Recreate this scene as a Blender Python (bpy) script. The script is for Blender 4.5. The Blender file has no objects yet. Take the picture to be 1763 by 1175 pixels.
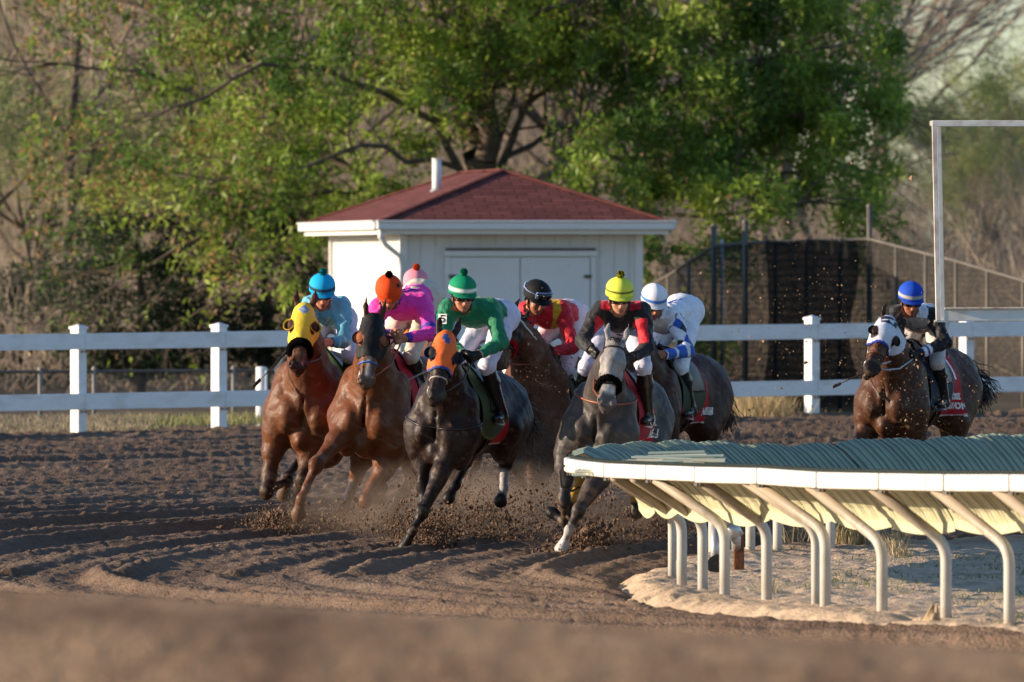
import bpy, math, random
import numpy as np
from mathutils import Vector, Matrix
from mathutils.bvhtree import BVHTree
R_ = math.radians
rng = np.random.default_rng(7)
random.seed(7)
COL = bpy.context.scene.collection
scene = bpy.context.scene

# ------------------------------------------------------------------ camera, sky, sun
FPX, YH, CX, CH = 19500.0, 466.0, 881.5, 2.43      # focal length in photo pixels, horizon row, centre column, camera height
cam_d = bpy.data.cameras.new('camera'); cam = bpy.data.objects.new('camera', cam_d); COL.objects.link(cam)
cam.location = (0, 0, CH)
cam.rotation_euler = (R_(90) - math.atan((587.5 - YH) / FPX), 0, 0)
cam_d.sensor_width = 36; cam_d.lens = FPX / 1763 * 36
cam_d.clip_start = 1; cam_d.clip_end = 3000
cam_d.dof.use_dof = True; cam_d.dof.focus_distance = 97; cam_d.dof.aperture_fstop = 5.6
scene.camera = cam
SUN_AZ, SUN_EL = R_(86), R_(14.5)                   # azimuth counted from behind the camera towards the left
w = bpy.data.worlds.new('World'); scene.world = w; w.use_nodes = True
nt = w.node_tree; bg = nt.nodes['Background']
sky = nt.nodes.new('ShaderNodeTexSky'); sky.sky_type = 'NISHITA'; sky.sun_disc = False
sky.sun_elevation = SUN_EL
sdir = Vector((-math.sin(SUN_AZ) * math.cos(SUN_EL), -math.cos(SUN_AZ) * math.cos(SUN_EL), math.sin(SUN_EL)))
sky.sun_rotation = math.atan2(sdir.x, sdir.y)
sky.air_density = 1.0; sky.dust_density = .3; sky.ozone_density = 3.4
nt.links.new(sky.outputs[0], bg.inputs[0]); bg.inputs[1].default_value = 0.112
sl = bpy.data.lights.new('sun', 'SUN'); sun = bpy.data.objects.new('sun', sl); COL.objects.link(sun)
sl.energy = 5.0; sl.angle = R_(0.5); sl.color = (1.0, 0.80, 0.58)
sun.rotation_euler = sdir.to_track_quat('Z', 'Y').to_euler()
scene.view_settings.view_transform = 'Standard'; scene.view_settings.look = 'None'
scene.view_settings.exposure = 0.88; scene.view_settings.gamma = 1
scene.cycles.max_bounces = 6; scene.cycles.transparent_max_bounces = 12

# ------------------------------------------------------------------ helpers
def P(px, py, D):
    return np.array([(px - CX) * D / FPX, D, CH + (YH - py) * D / FPX])
def hexc(h):
    c = [int(h[i:i + 2], 16) / 255 for i in (0, 2, 4)]
    return np.array([x / 12.92 if x < .04045 else ((x + .055) / 1.055) ** 2.4 for x in c])
def nrm(v):
    v = np.asarray(v, float); return v / max(1e-9, np.linalg.norm(v))
def sstep(a, b, x):
    t = np.clip((x - a) / (b - a), 0, 1); return t * t * (3 - 2 * t)
def tag(o, label=None, cat=None, group=None, kind=None):
    if label: o['label'] = label
    if cat: o['category'] = cat
    if group: o['group'] = group
    if kind: o['kind'] = kind
    return o
def empty(name, loc=(0, 0, 0), rz=0):
    o = bpy.data.objects.new(name, None); COL.objects.link(o); o.location = loc; o.rotation_euler = (0, 0, rz)
    o.empty_display_size = .2; return o
def mesh_np(name, V, F4=None, F3=None, col=None, smooth=True):
    me = bpy.data.meshes.new(name)
    V = np.asarray(V, np.float32)
    parts = []; starts = []; n = 0
    for F, k in ((F4, 4), (F3, 3)):
        if F is not None and len(F):
            F = np.asarray(F, np.int32); parts.append(F.ravel()); starts.append(n + np.arange(len(F)) * k); n += F.size
    L = np.concatenate(parts); S = np.concatenate(starts).astype(np.int32)
    me.vertices.add(len(V)); me.vertices.foreach_set('co', V.ravel())
    me.loops.add(len(L)); me.loops.foreach_set('vertex_index', L)
    me.polygons.add(len(S)); me.polygons.foreach_set('loop_start', S)
    me.update(calc_edges=True)
    me.polygons.foreach_set('use_smooth', np.full(len(S), smooth))
    if col is not None:
        a = me.color_attributes.new('Col', 'FLOAT_COLOR', 'POINT')
        c = np.ones((len(V), 4), np.float32); c[:, :3] = col; a.data.foreach_set('color', c.ravel())
    me.validate()
    return me
def link(name, me, mat=None, parent=None, loc=None):
    o = bpy.data.objects.new(name, me); COL.objects.link(o)
    if mat is not None: me.materials.append(mat)
    if parent is not None: o.parent = parent
    if loc is not None: o.location = loc
    return o

class MB:
    """collects simple shapes into one mesh"""
    def __init__(s): s.v = []; s.f = []; s.c = []; s.n = 0
    def add(s, V, F, c=None):
        V = np.asarray(V, float); s.v.append(V); s.f += [tuple(i + s.n for i in f) for f in F]
        s.c.append(np.tile(c if c is not None else (1, 1, 1), (len(V), 1))); s.n += len(V)
    def box(s, c, size, ax=None, c_=None):
        c = np.asarray(c, float); ax = np.eye(3) if ax is None else np.asarray(ax, float)
        h = np.array(size) / 2
        V = [c + ax[0] * h[0] * i + ax[1] * h[1] * j + ax[2] * h[2] * k for i in (-1, 1) for j in (-1, 1) for k in (-1, 1)]
        s.add(V, [(0, 1, 3, 2), (4, 6, 7, 5), (0, 4, 5, 1), (2, 3, 7, 6), (0, 2, 6, 4), (1, 5, 7, 3)], c_)
    def tube(s, pts, rad, n=8, c_=None, cap=True, flat=None):
        pts = [np.asarray(p, float) for p in pts]; m = len(pts)
        rad = [rad] * m if np.isscalar(rad) else rad
        V = []; prev = None
        for i, p in enumerate(pts):
            t = nrm(pts[min(i + 1, m - 1)] - pts[max(i - 1, 0)])
            if prev is None:
                a = np.array([0, 0, 1.]) if abs(t[2]) < .9 else np.array([1., 0, 0])
            else: a = prev
            u = nrm(a - t * np.dot(a, t)); prev = u; v = np.cross(t, u)
            for k in range(n):
                an = 2 * math.pi * k / n
                V.append(p + rad[i] * (u * math.cos(an) * (flat or 1) + v * math.sin(an)))
        F = []
        for i in range(m - 1):
            for k in range(n):
                k2 = (k + 1) % n
                F.append((i * n + k, i * n + k2, (i + 1) * n + k2, (i + 1) * n + k))
        if cap: F.append(tuple(range(n))[::-1]); F.append(tuple((m - 1) * n + k for k in range(n)))
        s.add(V, F, c_)
    def ball(s, c, r, n=10, m=7, ax=None, c_=None):
        c = np.asarray(c, float); r = np.ones(3) * r; ax = np.eye(3) if ax is None else np.asarray(ax)
        V = []
        for i in range(m + 1):
            th = math.pi * i / m
            for k in range(n):
                ph = 2 * math.pi * k / n
                d = np.array([math.sin(th) * math.cos(ph), math.sin(th) * math.sin(ph), math.cos(th)]) * r
                V.append(c + d @ ax)
        F = [(i * n + k, (i + 1) * n + k, (i + 1) * n + (k + 1) % n, i * n + (k + 1) % n) for i in range(m) for k in range(n)]
        s.add(V, F, c_)
    def build(s, name, mat, parent=None, smooth=False, bevel=0, loc=None):
        me = bpy.data.meshes.new(name); V = np.concatenate(s.v)
        me.from_pydata(V.tolist(), [], s.f); me.validate()
        a = me.color_attributes.new('Col', 'FLOAT_COLOR', 'POINT')
        c = np.ones((len(V), 4), np.float32); cc = np.concatenate(s.c)
        if len(me.vertices) == len(V): c[:, :3] = cc; a.data.foreach_set('color', c.ravel())
        me.polygons.foreach_set('use_smooth', np.full(len(me.polygons), smooth))
        o = link(name, me, mat, parent, loc)
        if bevel:
            b = o.modifiers.new('bevel', 'BEVEL'); b.width = bevel; b.segments = 2; b.limit_method = 'ANGLE'
        return o

def noise2(x, y, seed=0):
    """value noise, any shape"""
    xi = np.floor(x).astype(np.int64); yi = np.floor(y).astype(np.int64); fx = x - xi; fy = y - yi
    fx = fx * fx * (3 - 2 * fx); fy = fy * fy * (3 - 2 * fy)
    def h(a, b):
        n = (a * 374761393 + b * 668265263 + seed * 69069) & 0xffffffff
        n = ((n ^ (n >> 13)) * 1274126177) & 0xffffffff
        return ((n ^ (n >> 16)) & 0xffff) / 65535.0
    return (h(xi, yi) * (1 - fx) + h(xi + 1, yi) * fx) * (1 - fy) + (h(xi, yi + 1) * (1 - fx) + h(xi + 1, yi + 1) * fx) * fy
def fbm(x, y, o=4, seed=0):
    s = 0; a = .5
    for i in range(o): s = s + a * (noise2(x * 2 ** i, y * 2 ** i, seed + i) - .5); a *= .5
    return s

# ------------------------------------------------------------------ materials
def mat_base(name, color=(.5, .5, .5), rough=.6, spec=.5, metal=0, vc=False):
    m = bpy.data.materials.new(name); m.use_nodes = True; n = m.node_tree
    b = n.nodes['Principled BSDF']; b.inputs['Base Color'].default_value = (*color, 1)
    b.inputs['Roughness'].default_value = rough; b.inputs['Metallic'].default_value = metal
    b.inputs['Specular IOR Level'].default_value = spec
    return m, n, b
def mat_n(name, color=(.5, .5, .5), rough=.6, spec=.5, metal=0, vc=False, nscale=6, namp=.25, bscale=30, bump=.15, bdist=.01, dark=None, dscale=3, damp=.5, stretch=None, sheen=0, transl=0):
    """principled material with two noises in the colour and one in the bump; vc = colour from the mesh's own colour layer"""
    m, n, b = mat_base(name, color, rough, spec, metal)
    N = n.nodes.new; L = n.links.new
    tc = N('ShaderNodeTexCoord'); src = tc.outputs['Object']
    if stretch:
        mp = N('ShaderNodeMapping'); mp.inputs['Scale'].default_value = stretch; L(src, mp.inputs[0]); src = mp.outputs[0]
    if vc:
        at = N('ShaderNodeVertexColor'); at.layer_name = 'Col'; base = at.outputs[0]
    else:
        rgb = N('ShaderNodeRGB'); rgb.outputs[0].default_value = (*color, 1); base = rgb.outputs[0]
    no = N('ShaderNodeTexNoise'); no.inputs['Scale'].default_value = nscale; no.inputs['Detail'].default_value = 6; L(src, no.inputs[0])
    mr = N('ShaderNodeMapRange'); mr.inputs[1].default_value = .25; mr.inputs[2].default_value = .75
    mr.inputs[3].default_value = 1 - namp; mr.inputs[4].default_value = 1 + namp; L(no.outputs[0], mr.inputs[0])
    mx = N('ShaderNodeVectorMath'); mx.operation = 'SCALE'; L(base, mx.inputs[0]); L(mr.outputs[0], mx.inputs['Scale'])
    out = mx.outputs[0]
    if dark is not None:
        n2 = N('ShaderNodeTexNoise'); n2.inputs['Scale'].default_value = dscale; n2.inputs['Detail'].default_value = 8; L(src, n2.inputs[0])
        m2 = N('ShaderNodeMapRange'); m2.inputs[1].default_value = .5; m2.inputs[2].default_value = .72; m2.inputs[4].default_value = damp; L(n2.outputs[0], m2.inputs[0])
        mi = N('ShaderNodeMix'); mi.data_type = 'RGBA'; L(m2.outputs[0], mi.inputs['Factor']); L(out, mi.inputs['A']); mi.inputs['B'].default_value = (*dark, 1); out = mi.outputs['Result']
    L(out, b.inputs['Base Color'])
    nb = N('ShaderNodeTexNoise'); nb.inputs['Scale'].default_value = bscale; nb.inputs['Detail'].default_value = 5; L(src, nb.inputs[0])
    bp = N('ShaderNodeBump'); bp.inputs['Strength'].default_value = bump; bp.inputs['Distance'].default_value = bdist; L(nb.outputs[0], bp.inputs['Height']); L(bp.outputs[0], b.inputs['Normal'])
    if sheen: b.inputs['Sheen Weight'].default_value = sheen
    if transl:
        tr = N('ShaderNodeBsdfTranslucent'); ms = N('ShaderNodeMixShader'); ms.inputs[0].default_value = transl
        L(out, tr.inputs[0]); L(b.outputs[0], ms.inputs[1]); L(tr.outputs[0], ms.inputs[2]); L(ms.outputs[0], n.nodes['Material Output'].inputs[0])
    return m
M = {}
M['dirt'] = mat_n('track_soil', (.105, .066, .045), .95, .15, nscale=16, namp=.30, bscale=42, bump=1, bdist=.03, vc=True)
M['sand'] = mat_n('sand', (.50, .375, .26), .95, .15, nscale=14, namp=.20, bscale=40, bump=.7, bdist=.025, dark=(.20, .15, .11), dscale=1.8, damp=.7)
M['earth'] = mat_n('earth', (.115, .09, .065), .95, .1, nscale=.5, namp=.3, bscale=5, bump=.5, bdist=.1, dark=(.06, .05, .035), dscale=.4, damp=.7)
M['hill'] = mat_n('hill_litter', (.22, .172, .132), .95, .1, nscale=.35, namp=.35, bscale=3, bump=.7, bdist=.2, dark=(.10, .08, .065), dscale=.5, damp=.8)
M['grass'] = mat_n('grass', (.10, .14, .035), .8, .2, vc=True, nscale=3, namp=.25, transl=.25)
M['white'] = mat_n('white_paint', (.76, .76, .75), .45, .4, nscale=2.5, namp=.05, bscale=60, bump=.06, dark=(.42, .40, .36), dscale=3.5, damp=.35, stretch=(1, 1, 4))
M['vinyl'] = mat_n('white_board', (.76, .76, .77), .4, .4, nscale=6, namp=.05, bscale=14, bump=.25, bdist=.004, dark=(.44, .39, .33), dscale=2.6, damp=.4, stretch=(1, 1, 3))
M['rail'] = mat_n('rail_white', (.66, .64, .60), .4, .4, nscale=5, namp=.08, bscale=40, bump=.08, dark=(.42, .36, .28), dscale=7, damp=.6)
def shade_tinted_post():  # upper arms browned in the colour, as shade under rail and cover
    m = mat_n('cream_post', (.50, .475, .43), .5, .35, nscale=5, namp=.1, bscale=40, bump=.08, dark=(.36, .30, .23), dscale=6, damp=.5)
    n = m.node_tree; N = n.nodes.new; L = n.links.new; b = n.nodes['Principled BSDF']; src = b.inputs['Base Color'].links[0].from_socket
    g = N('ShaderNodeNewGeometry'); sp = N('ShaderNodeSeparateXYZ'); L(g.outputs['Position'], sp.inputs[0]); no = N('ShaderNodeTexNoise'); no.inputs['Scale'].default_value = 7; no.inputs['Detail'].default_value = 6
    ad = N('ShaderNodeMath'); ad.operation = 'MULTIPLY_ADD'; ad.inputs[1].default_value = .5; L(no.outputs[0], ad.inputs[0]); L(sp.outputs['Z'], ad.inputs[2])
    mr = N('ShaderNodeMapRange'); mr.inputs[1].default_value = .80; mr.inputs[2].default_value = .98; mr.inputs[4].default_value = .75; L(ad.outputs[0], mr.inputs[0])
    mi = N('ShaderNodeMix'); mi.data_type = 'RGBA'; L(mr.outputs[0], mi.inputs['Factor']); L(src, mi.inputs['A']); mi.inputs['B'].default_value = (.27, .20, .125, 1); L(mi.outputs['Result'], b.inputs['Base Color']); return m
M['rust'] = mat_n('rust', (.16, .065, .03), .85, .3, nscale=14, namp=.4, bscale=60, bump=.4)
M['post'] = shade_tinted_post()
M['steel'] = mat_n('grey_steel', (.12, .105, .088), .6, .5, metal=.2, nscale=4, namp=.25, bscale=30, bump=.1)
M['galv'] = mat_n('galvanised', (.50, .50, .50), .4, .5, metal=.6, nscale=8, namp=.15, bscale=30, bump=.1)
M['bark'] = mat_n('bark', (.125, .098, .076), .9, .2, nscale=4, namp=.45, bscale=9, bump=.9, bdist=.03, stretch=(1, 1, .25))
M['twig'] = mat_n('bare_twig', (.37, .295, .225), .85, .2, nscale=.8, namp=.35, bscale=9, bump=.4)
M['twigd'] = mat_n('dark_bare_twig', (.17, .13, .105), .85, .2, nscale=.8, namp=.35, bscale=9, bump=.4)
M['leaf'] = mat_n('young_leaf', (.12, .19, .03), .5, .4, vc=True, nscale=.7, namp=.25, bscale=20, bump=.1, transl=.5)
M['black'] = mat_n('black_rubber', (.02, .02, .02), .55, .4, nscale=20, namp=.3, bscale=90, bump=.15)
M['vcm'] = mat_n('cloth_pieces', (.5, .5, .5), .75, .3, vc=True, nscale=12, namp=.08, bscale=150, bump=.2, bdist=.004)
M['leather'] = mat_n('leather', (.12, .05, .03), .45, .5, vc=True, nscale=20, namp=.25, bscale=120, bump=.1, bdist=.002)
M['fleece'] = mat_n('fleece', (.02, .02, .02), 1, .05, vc=True, nscale=20, namp=.3, bscale=180, bump=1, bdist=.02)

# ------------------------------------------------------------------ terrain
def bank(y): return .62 * np.clip((np.asarray(y, float) - 91) / 42.0, 0, 1)
def hillz(x, y):
    r = sstep(188, 330, y + .35 * x)
    return r * (1 - .72 * sstep(2.5, 9, x)) * (11 + 2.2 * fbm(x / 17, y / 17, 3, 5) * 2) * sstep(60, -6, x)
def gz(x, y):
    x = np.asarray(x, float); y = np.asarray(y, float)
    z = bank(y) - .12 * sstep(139, 146, y) + hillz(x, y)
    return z
def grid_mesh(name, xs, ys, zf, mat, keep=None, colf=None):
    X, Y = np.meshgrid(xs, ys); Z = zf(X, Y); nx, ny = len(xs), len(ys)
    V = np.stack([X, Y, Z], -1).reshape(-1, 3)
    i = np.arange(nx - 1); j = np.arange(ny - 1); I, J = np.meshgrid(i, j); a = (J * nx + I).ravel()
    F = np.stack([a, a + 1, a + nx + 1, a + nx], -1)
    c = colf(X, Y, Z).reshape(-1, 3) if colf else None
    if keep is not None:
        k = keep(X, Y, Z).ravel(); F = F[k[F].all(1)]
        used = np.zeros(len(V), bool); used[F.ravel()] = True; idx = np.cumsum(used) - 1
        V = V[used]; F = idx[F]; c = c[used] if c is not None else None
    return link(name, mesh_np(name, V, F, col=c), mat)

# sandy infield inside the rail
def GD(px, py, z=0): D = FPX * (CH - z) / (py - YH); return np.array([(px - CX) * D / FPX, D])
poly = [GD(*p) for p in [(1046, 1010), (1078, 1036), (1140, 1048), (1200, 1057), (1300, 1068), (1400, 1079), (1600, 1092), (1763, 1103)]]
poly += [np.array([12., 68.]), np.array([14., 101.])] + [GD(*p) for p in [(1763, 951), (1500, 956), (1300, 961), (1170, 972), (1075, 992)]]
poly = np.array(poly)
def poly_sd(X, Y):
    d = np.full(X.shape, 1e9); ins = np.zeros(X.shape, bool); n = len(poly)
    for i in range(n):
        a = poly[i]; b = poly[(i + 1) % n]; e = b - a
        wx = X - a[0]; wy = (Y - a[1]); t = np.clip((wx * e[0] + wy * e[1]) / (e @ e), 0, 1)
        d = np.minimum(d, np.hypot(wx - e[0] * t, (wy - e[1] * t) * .45))
        c = ((a[1] <= Y) & (b[1] > Y)) | ((b[1] <= Y) & (a[1] > Y))
        xi = a[0] + (Y - a[1]) * e[0] / (e[1] if abs(e[1]) > 1e-9 else 1e-9)
        ins ^= c & (X < xi)
    return np.where(ins, -d, d)
TC = np.array([18.5, 90.0])                        # centre of the turn: the harrow lines run round it
_rt = np.linspace(0, 80, 8001)
def track_h(X, Y):
    r = np.hypot(X - TC[0], Y - TC[1]); an = np.arctan2(Y - TC[1], X - TC[0])
    rw = r + .22 * fbm(X / 2.5, Y / 5, 3, 11) + .03 * fbm(X * 2, Y * .7, 2, 12)
    z = gz(X, Y)
    g = fbm(rw / .8, an * .8, 3, 21) * .015 + fbm(rw / .26, an * 2.5, 3, 22) * .055
    for per, am, sd in ((.47, .022, 8), (.93, .040, 9), (1.75, .068, 10)):
        g += am * np.exp(-((((rw + .35 * noise2(rw * 0 + sd, an * 2, sd)) % per) - per / 2) / .095) ** 2) * (.35 + .95 * noise2(rw / per, an * 4.5, sd + 1))
    g += fbm(X / .075, Y / .14, 3, 31) * .040 + fbm(X / .4, Y / .8, 3, 33) * .015
    c = noise2(X / .06, Y / .1, 41); g += np.clip(c - .78, 0, 1) * .11; c = noise2(X / .10, Y / .16, 43); g += np.clip(c - .92, 0, 1) * .25
    near = sstep(64, 54, Y); g = g * (1 - .68 * near)
    m = (X > -.5) & (Y > 68) & (Y < 103); dip = np.zeros(X.shape)
    if m.any(): dip[m] = .16 * sstep(.15, -.35, poly_sd(X[m], Y[m]))
    return z + g + fore(X, Y) - dip
def fore(X, Y):
    return 1.30 * np.exp(-((Y - 36) / 6.0) ** 2) * (1 - .045 * X)
def track_c(X, Y, Z):
    a = fbm(X / 1.1, Y / 2.2, 4, 51) + .5 * fbm(X / .15, Y / .3, 2, 52)
    base = np.array([.122, .080, .055]); lt = np.array([.235, .162, .112])
    t = np.clip(.35 + a * 1.1, 0, 1)[..., None]
    fg = sstep(60, 50, Y)[..., None]; t = np.clip(t + .35 * fg, 0, 1.3); base = base * (1 - fg) + np.array([.17, .098, .056]) * fg; lt = lt * (1 - fg) + np.array([.33, .205, .115]) * fg
    t = t + fg * (fbm(X / .35, Y / 1.6, 4, 57)[..., None] * 3.0 + fbm(X / .12, Y / .5, 3, 58)[..., None] * 1.2); t = np.clip(t, -.2, 1.35)
    s = np.clip(sstep(3.2, .2, np.abs(Y - 88)) * sstep(-4, 2.5, X) * .55, 0, 1)[..., None]
    c = base * (1 - t) + lt * t
    return c * (1 - s) + np.array([.24, .17, .12]) * s
xs = np.concatenate([np.linspace(-16, -7, 24)[:-1], np.arange(-7, 7, .026), np.linspace(7, 16, 24)])
ys = np.concatenate([np.linspace(14, 60, 300)[:-1], np.arange(60, 110, .06), np.arange(110, 143, .10)])
fence_line = lambda X: 133.4 + .93 * X            # the fence foot, roughly
tr = grid_mesh('racetrack', xs, ys, track_h, M['dirt'], keep=lambda X, Y, Z: Y < fence_line(X) + .9, colf=track_c)
tag(tr, kind='structure')
gx = np.concatenate([np.linspace(-900, -40, 22)[:-1], np.linspace(-40, 40, 81), np.linspace(40, 900, 22)[1:]])
gy = np.concatenate([np.linspace(-60, 60, 10)[:-1], np.linspace(60, 400, 137), np.linspace(400, 1500, 18)[1:]])
tag(grid_mesh('ground', gx, gy, lambda X, Y: gz(X, Y) - .25 * sstep(20, 16, abs(X)) * sstep(145, 138, Y) - .02, M['earth']), kind='structure')

def sand_h(X, Y):
    s = poly_sd(X, Y) + .22 * fbm(X / .5, Y / 1.2, 3, 61) + .16 * fbm(X / .12, Y / .25, 3, 66)
    ins = sstep(.04, -.30, s)
    lip = np.exp(-((s + .38) / .25) ** 2) * .035
    return gz(X, Y) + fore(X, Y) - .07 + ins * .10 + lip + ins * (fbm(X / .6, Y / 1.1, 4, 62) * .08 + fbm(X / .1, Y / .18, 3, 63) * .045 + np.clip(noise2(X / .09, Y / .16, 64) - .82, 0, 1) * .12)
sx = np.concatenate([np.arange(.3, 5, .028), np.linspace(5, 14, 60)]); sy = np.arange(70, 101, .06)
sand = grid_mesh('infield_sand', sx, sy, sand_h, M['sand'], keep=lambda X, Y, Z: poly_sd(X, Y) < .35)
tag(sand, kind='structure')

def leaf_quads(C, size, colr, up=.3, aspect=.6):
    """small randomly turned quads centred on C -> V, F, col"""
    n = len(C); a = rng.normal(size=(n, 3)); a /= np.linalg.norm(a, axis=1)[:, None]
    b = rng.normal(size=(n, 3)); b -= a * (a * b).sum(1)[:, None]; b /= np.linalg.norm(b, axis=1)[:, None]
    s = size * rng.uniform(.6, 1.3, n)[:, None] if np.isscalar(size) else size[:, None]
    V = np.stack([C - a * s, C + b * s * aspect * .6 - a * s * .1, C + a * s, C - b * s * aspect * .6 - a * s * .1], 1).reshape(-1, 3)
    i = np.arange(n)[:, None] * 4
    return V, np.concatenate([i, i + 1, i + 2, i + 3], 1), np.repeat(colr, 4, 0)
def blades(XY, hmin, hmax, wid, c0, c1, zf, lean=.35, tip=None):
    n = len(XY); z = zf(XY[:, 0], XY[:, 1]); h = rng.uniform(hmin, hmax, n); an = rng.uniform(0, 6.28, n); wd = wid * rng.uniform(.6, 1.3, n)
    d = np.stack([np.cos(an), np.sin(an), 0 * an], 1); b = np.stack([XY[:, 0], XY[:, 1], z - .01], 1)
    ln = rng.normal(0, lean, (n, 2)) * h[:, None]
    m = b + np.stack([ln[:, 0] * .35, ln[:, 1] * .35, h * .6], 1); t = b + np.stack([ln[:, 0], ln[:, 1], h], 1)
    V = np.stack([b - d * wd[:, None], b + d * wd[:, None], m + d * wd[:, None] * .7, t, m - d * wd[:, None] * .7], 1).reshape(-1, 3)
    i = np.arange(n)[:, None] * 5
    mx = rng.uniform(0, 1, (n, 1)); c = c0 * (1 - mx) + c1 * mx
    return V, np.concatenate([i, i + 1, i + 2, i + 4], 1), np.concatenate([i + 4, i + 2, i + 3], 1), np.repeat(c, 5, 0)
# ------------------------------------------------------------------ grass verge beyond the track
gp = []
n = 26000
X = rng.uniform(-9, 11, n); Y = fence_line(X) + rng.uniform(.6, 9, n)
k = (noise2(X / 1.3, Y / 1.3, 71) > .35) & ~((X > 2.4)) & (X > -4.9 + noise2(X * 0, Y, 3))
k2 = (X > 2.4) & (rng.uniform(0, 1, n) < .25) & (noise2(X / .8, Y / 1.2, 72) > .55)
V, F4, F3, c = blades(np.stack([X, Y], 1)[k | k2], .04, .13, .006, np.array([.15, .19, .055]), np.array([.34, .29, .15]), gz)
tag(link('verge_grass', mesh_np('verge_grass', V, F4, F3, c, smooth=False), M['grass']), 'short green and straw coloured grass behind the white board fence', 'grass', kind='stuff')
n = 9000                                            # thin weeds on the infield sand
X = rng.uniform(.6, 5.5, n); Y = rng.uniform(74, 95, n)
d = noise2(X / .7, Y / 1.6, 73) * (.5 + .5 * sstep(1.9, 3.3, X + .06 * (Y - 82)))
k = (poly_sd(X, Y) < -.35) & (d > .50 - .1 * sstep(3, 3.6, X))
V, F4, F3, c = blades(np.stack([X, Y], 1)[k], .02, .06, .005, np.array([.11, .16, .045]), np.array([.25, .23, .11]), sand_h, .8)
tag(link('infield_weeds', mesh_np('infield_weeds', V, F4, F3, c, smooth=False), M['grass']), 'sparse low green weeds on the infield sand', 'weeds', kind='stuff')
def tuft(px, py, hmax, nb, name='dry_grass_tuft', label='', c0=(.34, .27, .15), c1=(.5, .42, .26), spread=.12, lean=.5, group=None):
    g = GD(px, py); xy = g + rng.normal(size=(nb, 2)) * spread * np.array([1, 1.3])
    V, F4, F3, c = blades(xy, hmax * .3, hmax, .004, np.array(c0), np.array(c1), sand_h, lean)
    tag(link(name, mesh_np(name, V, F4, F3, c, smooth=False), M['grass']), label, 'grass tuft', group)
GT = 'dry grass tufts on the infield sand'
tuft(1452, 962, .22, 900, label='dense pale dry grass clump on the sand behind the middle rail posts', spread=.10, lean=.25, group=GT)
tuft(1378, 962, .42, 60, label='tall thin dry stalks on the sand just left of the dense dry clump', spread=.14, group=GT)
tuft(1545, 972, .40, 70, label='few tall bare stalks rising behind the rail posts at the grassy patch', spread=.05, group=GT)
tuft(1322, 1030, .16, 50, label='small dry tuft leaning at the foot of a near rail post', spread=.07, group=GT)
n = 14000; X = rng.uniform(-9, -4.2, n); Y = fence_line(X) + rng.uniform(.6, 10, n)
V, F4, F3, c = blades(np.stack([X, Y], 1), .03, .11, .007, np.array([.20, .17, .12]), np.array([.31, .26, .18]), gz)
tag(link('dry_verge', mesh_np('dry_verge', V, F4, F3, c, smooth=False), M['grass']), 'dry greyish grass behind the boards at the far left', 'grass', kind='stuff')
g = fence_line(1.9) + 1.3                            # straw clump behind the outer fence
xy = np.array([3.0, 137.9]) + rng.normal(size=(1100, 2)) * np.array([.2, .3])
V, F4, F3, c = blades(xy, .1, .42, .006, np.array([.36, .27, .14]), np.array([.52, .42, .25]), gz, .4)
tag(link('dry_grass_tuft', mesh_np('dry_grass_tuft', V, F4, F3, c, smooth=False), M['grass']), 'straw coloured clump at the foot of the dark screened fence, behind the white boards', 'grass tuft')

# ------------------------------------------------------------------ outer white board fence
fr = empty('board_fence', (0, 0, 0)); tag(fr, 'white two-board fence round the outer edge of the dirt track', 'fence')
fpx = [-355, -108, 135, 377, 624, 875, 1133, 1398, 1664, 1932, 2205]
fpt = []
for i, px in enumerate(fpx):
    D = 129 + (i - 2) * 1.72
    zb = CH - ((745 - 27 * (i - 2) / 5.0) - YH) * D / FPX
    fpt.append(np.array([(px - CX) * D / FPX, D, zb]))
for i, p in enumerate(fpt):
    q = fpt[min(i + 1, len(fpt) - 1)]; r = fpt[max(i - 1, 0)]
    e1 = nrm((q - r) * [1, 1, 0]); e2 = np.array([e1[1], -e1[0], 0]); ax = [e1, e2, [0, 0, 1]]
    m = MB(); m.box(p + [0, 0, .53], (.135, .135, 1.30), ax); 
    po = m.build('post', M['vinyl'], fr, bevel=.008)
    m = MB(); top = p + [0, 0, 1.18]
    m.box(top + [0, 0, .012], (.155, .155, .03), ax); a, b = .07, .002
    V = [top + e1 * sx_ * a + e2 * sy_ * a + [0, 0, .028] for sx_, sy_ in ((-1, -1), (1, -1), (1, 1), (-1, 1))] + [top + [0, 0, .055]]
    m.add(V, [(0, 1, 4), (1, 2, 4), (2, 3, 4), (3, 0, 4)]); m.build('post_cap', M['vinyl'], po)
    m = MB()
    for z in (.92, .235):
        for s_ in (-1, 1):
            m.ball(p + e2 * .086 + e1 * .03 * s_ + [0, 0, z], .012, 6, 4)
    m.build('bolt', M['rust'], po)
for i in range(len(fpt) - 1):
    a, b = fpt[i], fpt[i + 1]; e = nrm(b - a); e1 = nrm((b - a) * [1, 1, 0]); e2 = np.array([e1[1], -e1[0], 0]); L = np.linalg.norm(b - a)
    for z0, z1 in ((.945, 1.13), (.26, .445)):
        m = MB(); m.box((a + b) / 2 + e2 * .0875 + e1 * .0 + [0, 0, (z0 + z1) / 2], (L - .006, .038, z1 - z0), [e, e2, np.cross(e2, e) * -1])
        m.build('rail', M['vinyl'], fr, bevel=.004)

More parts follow.
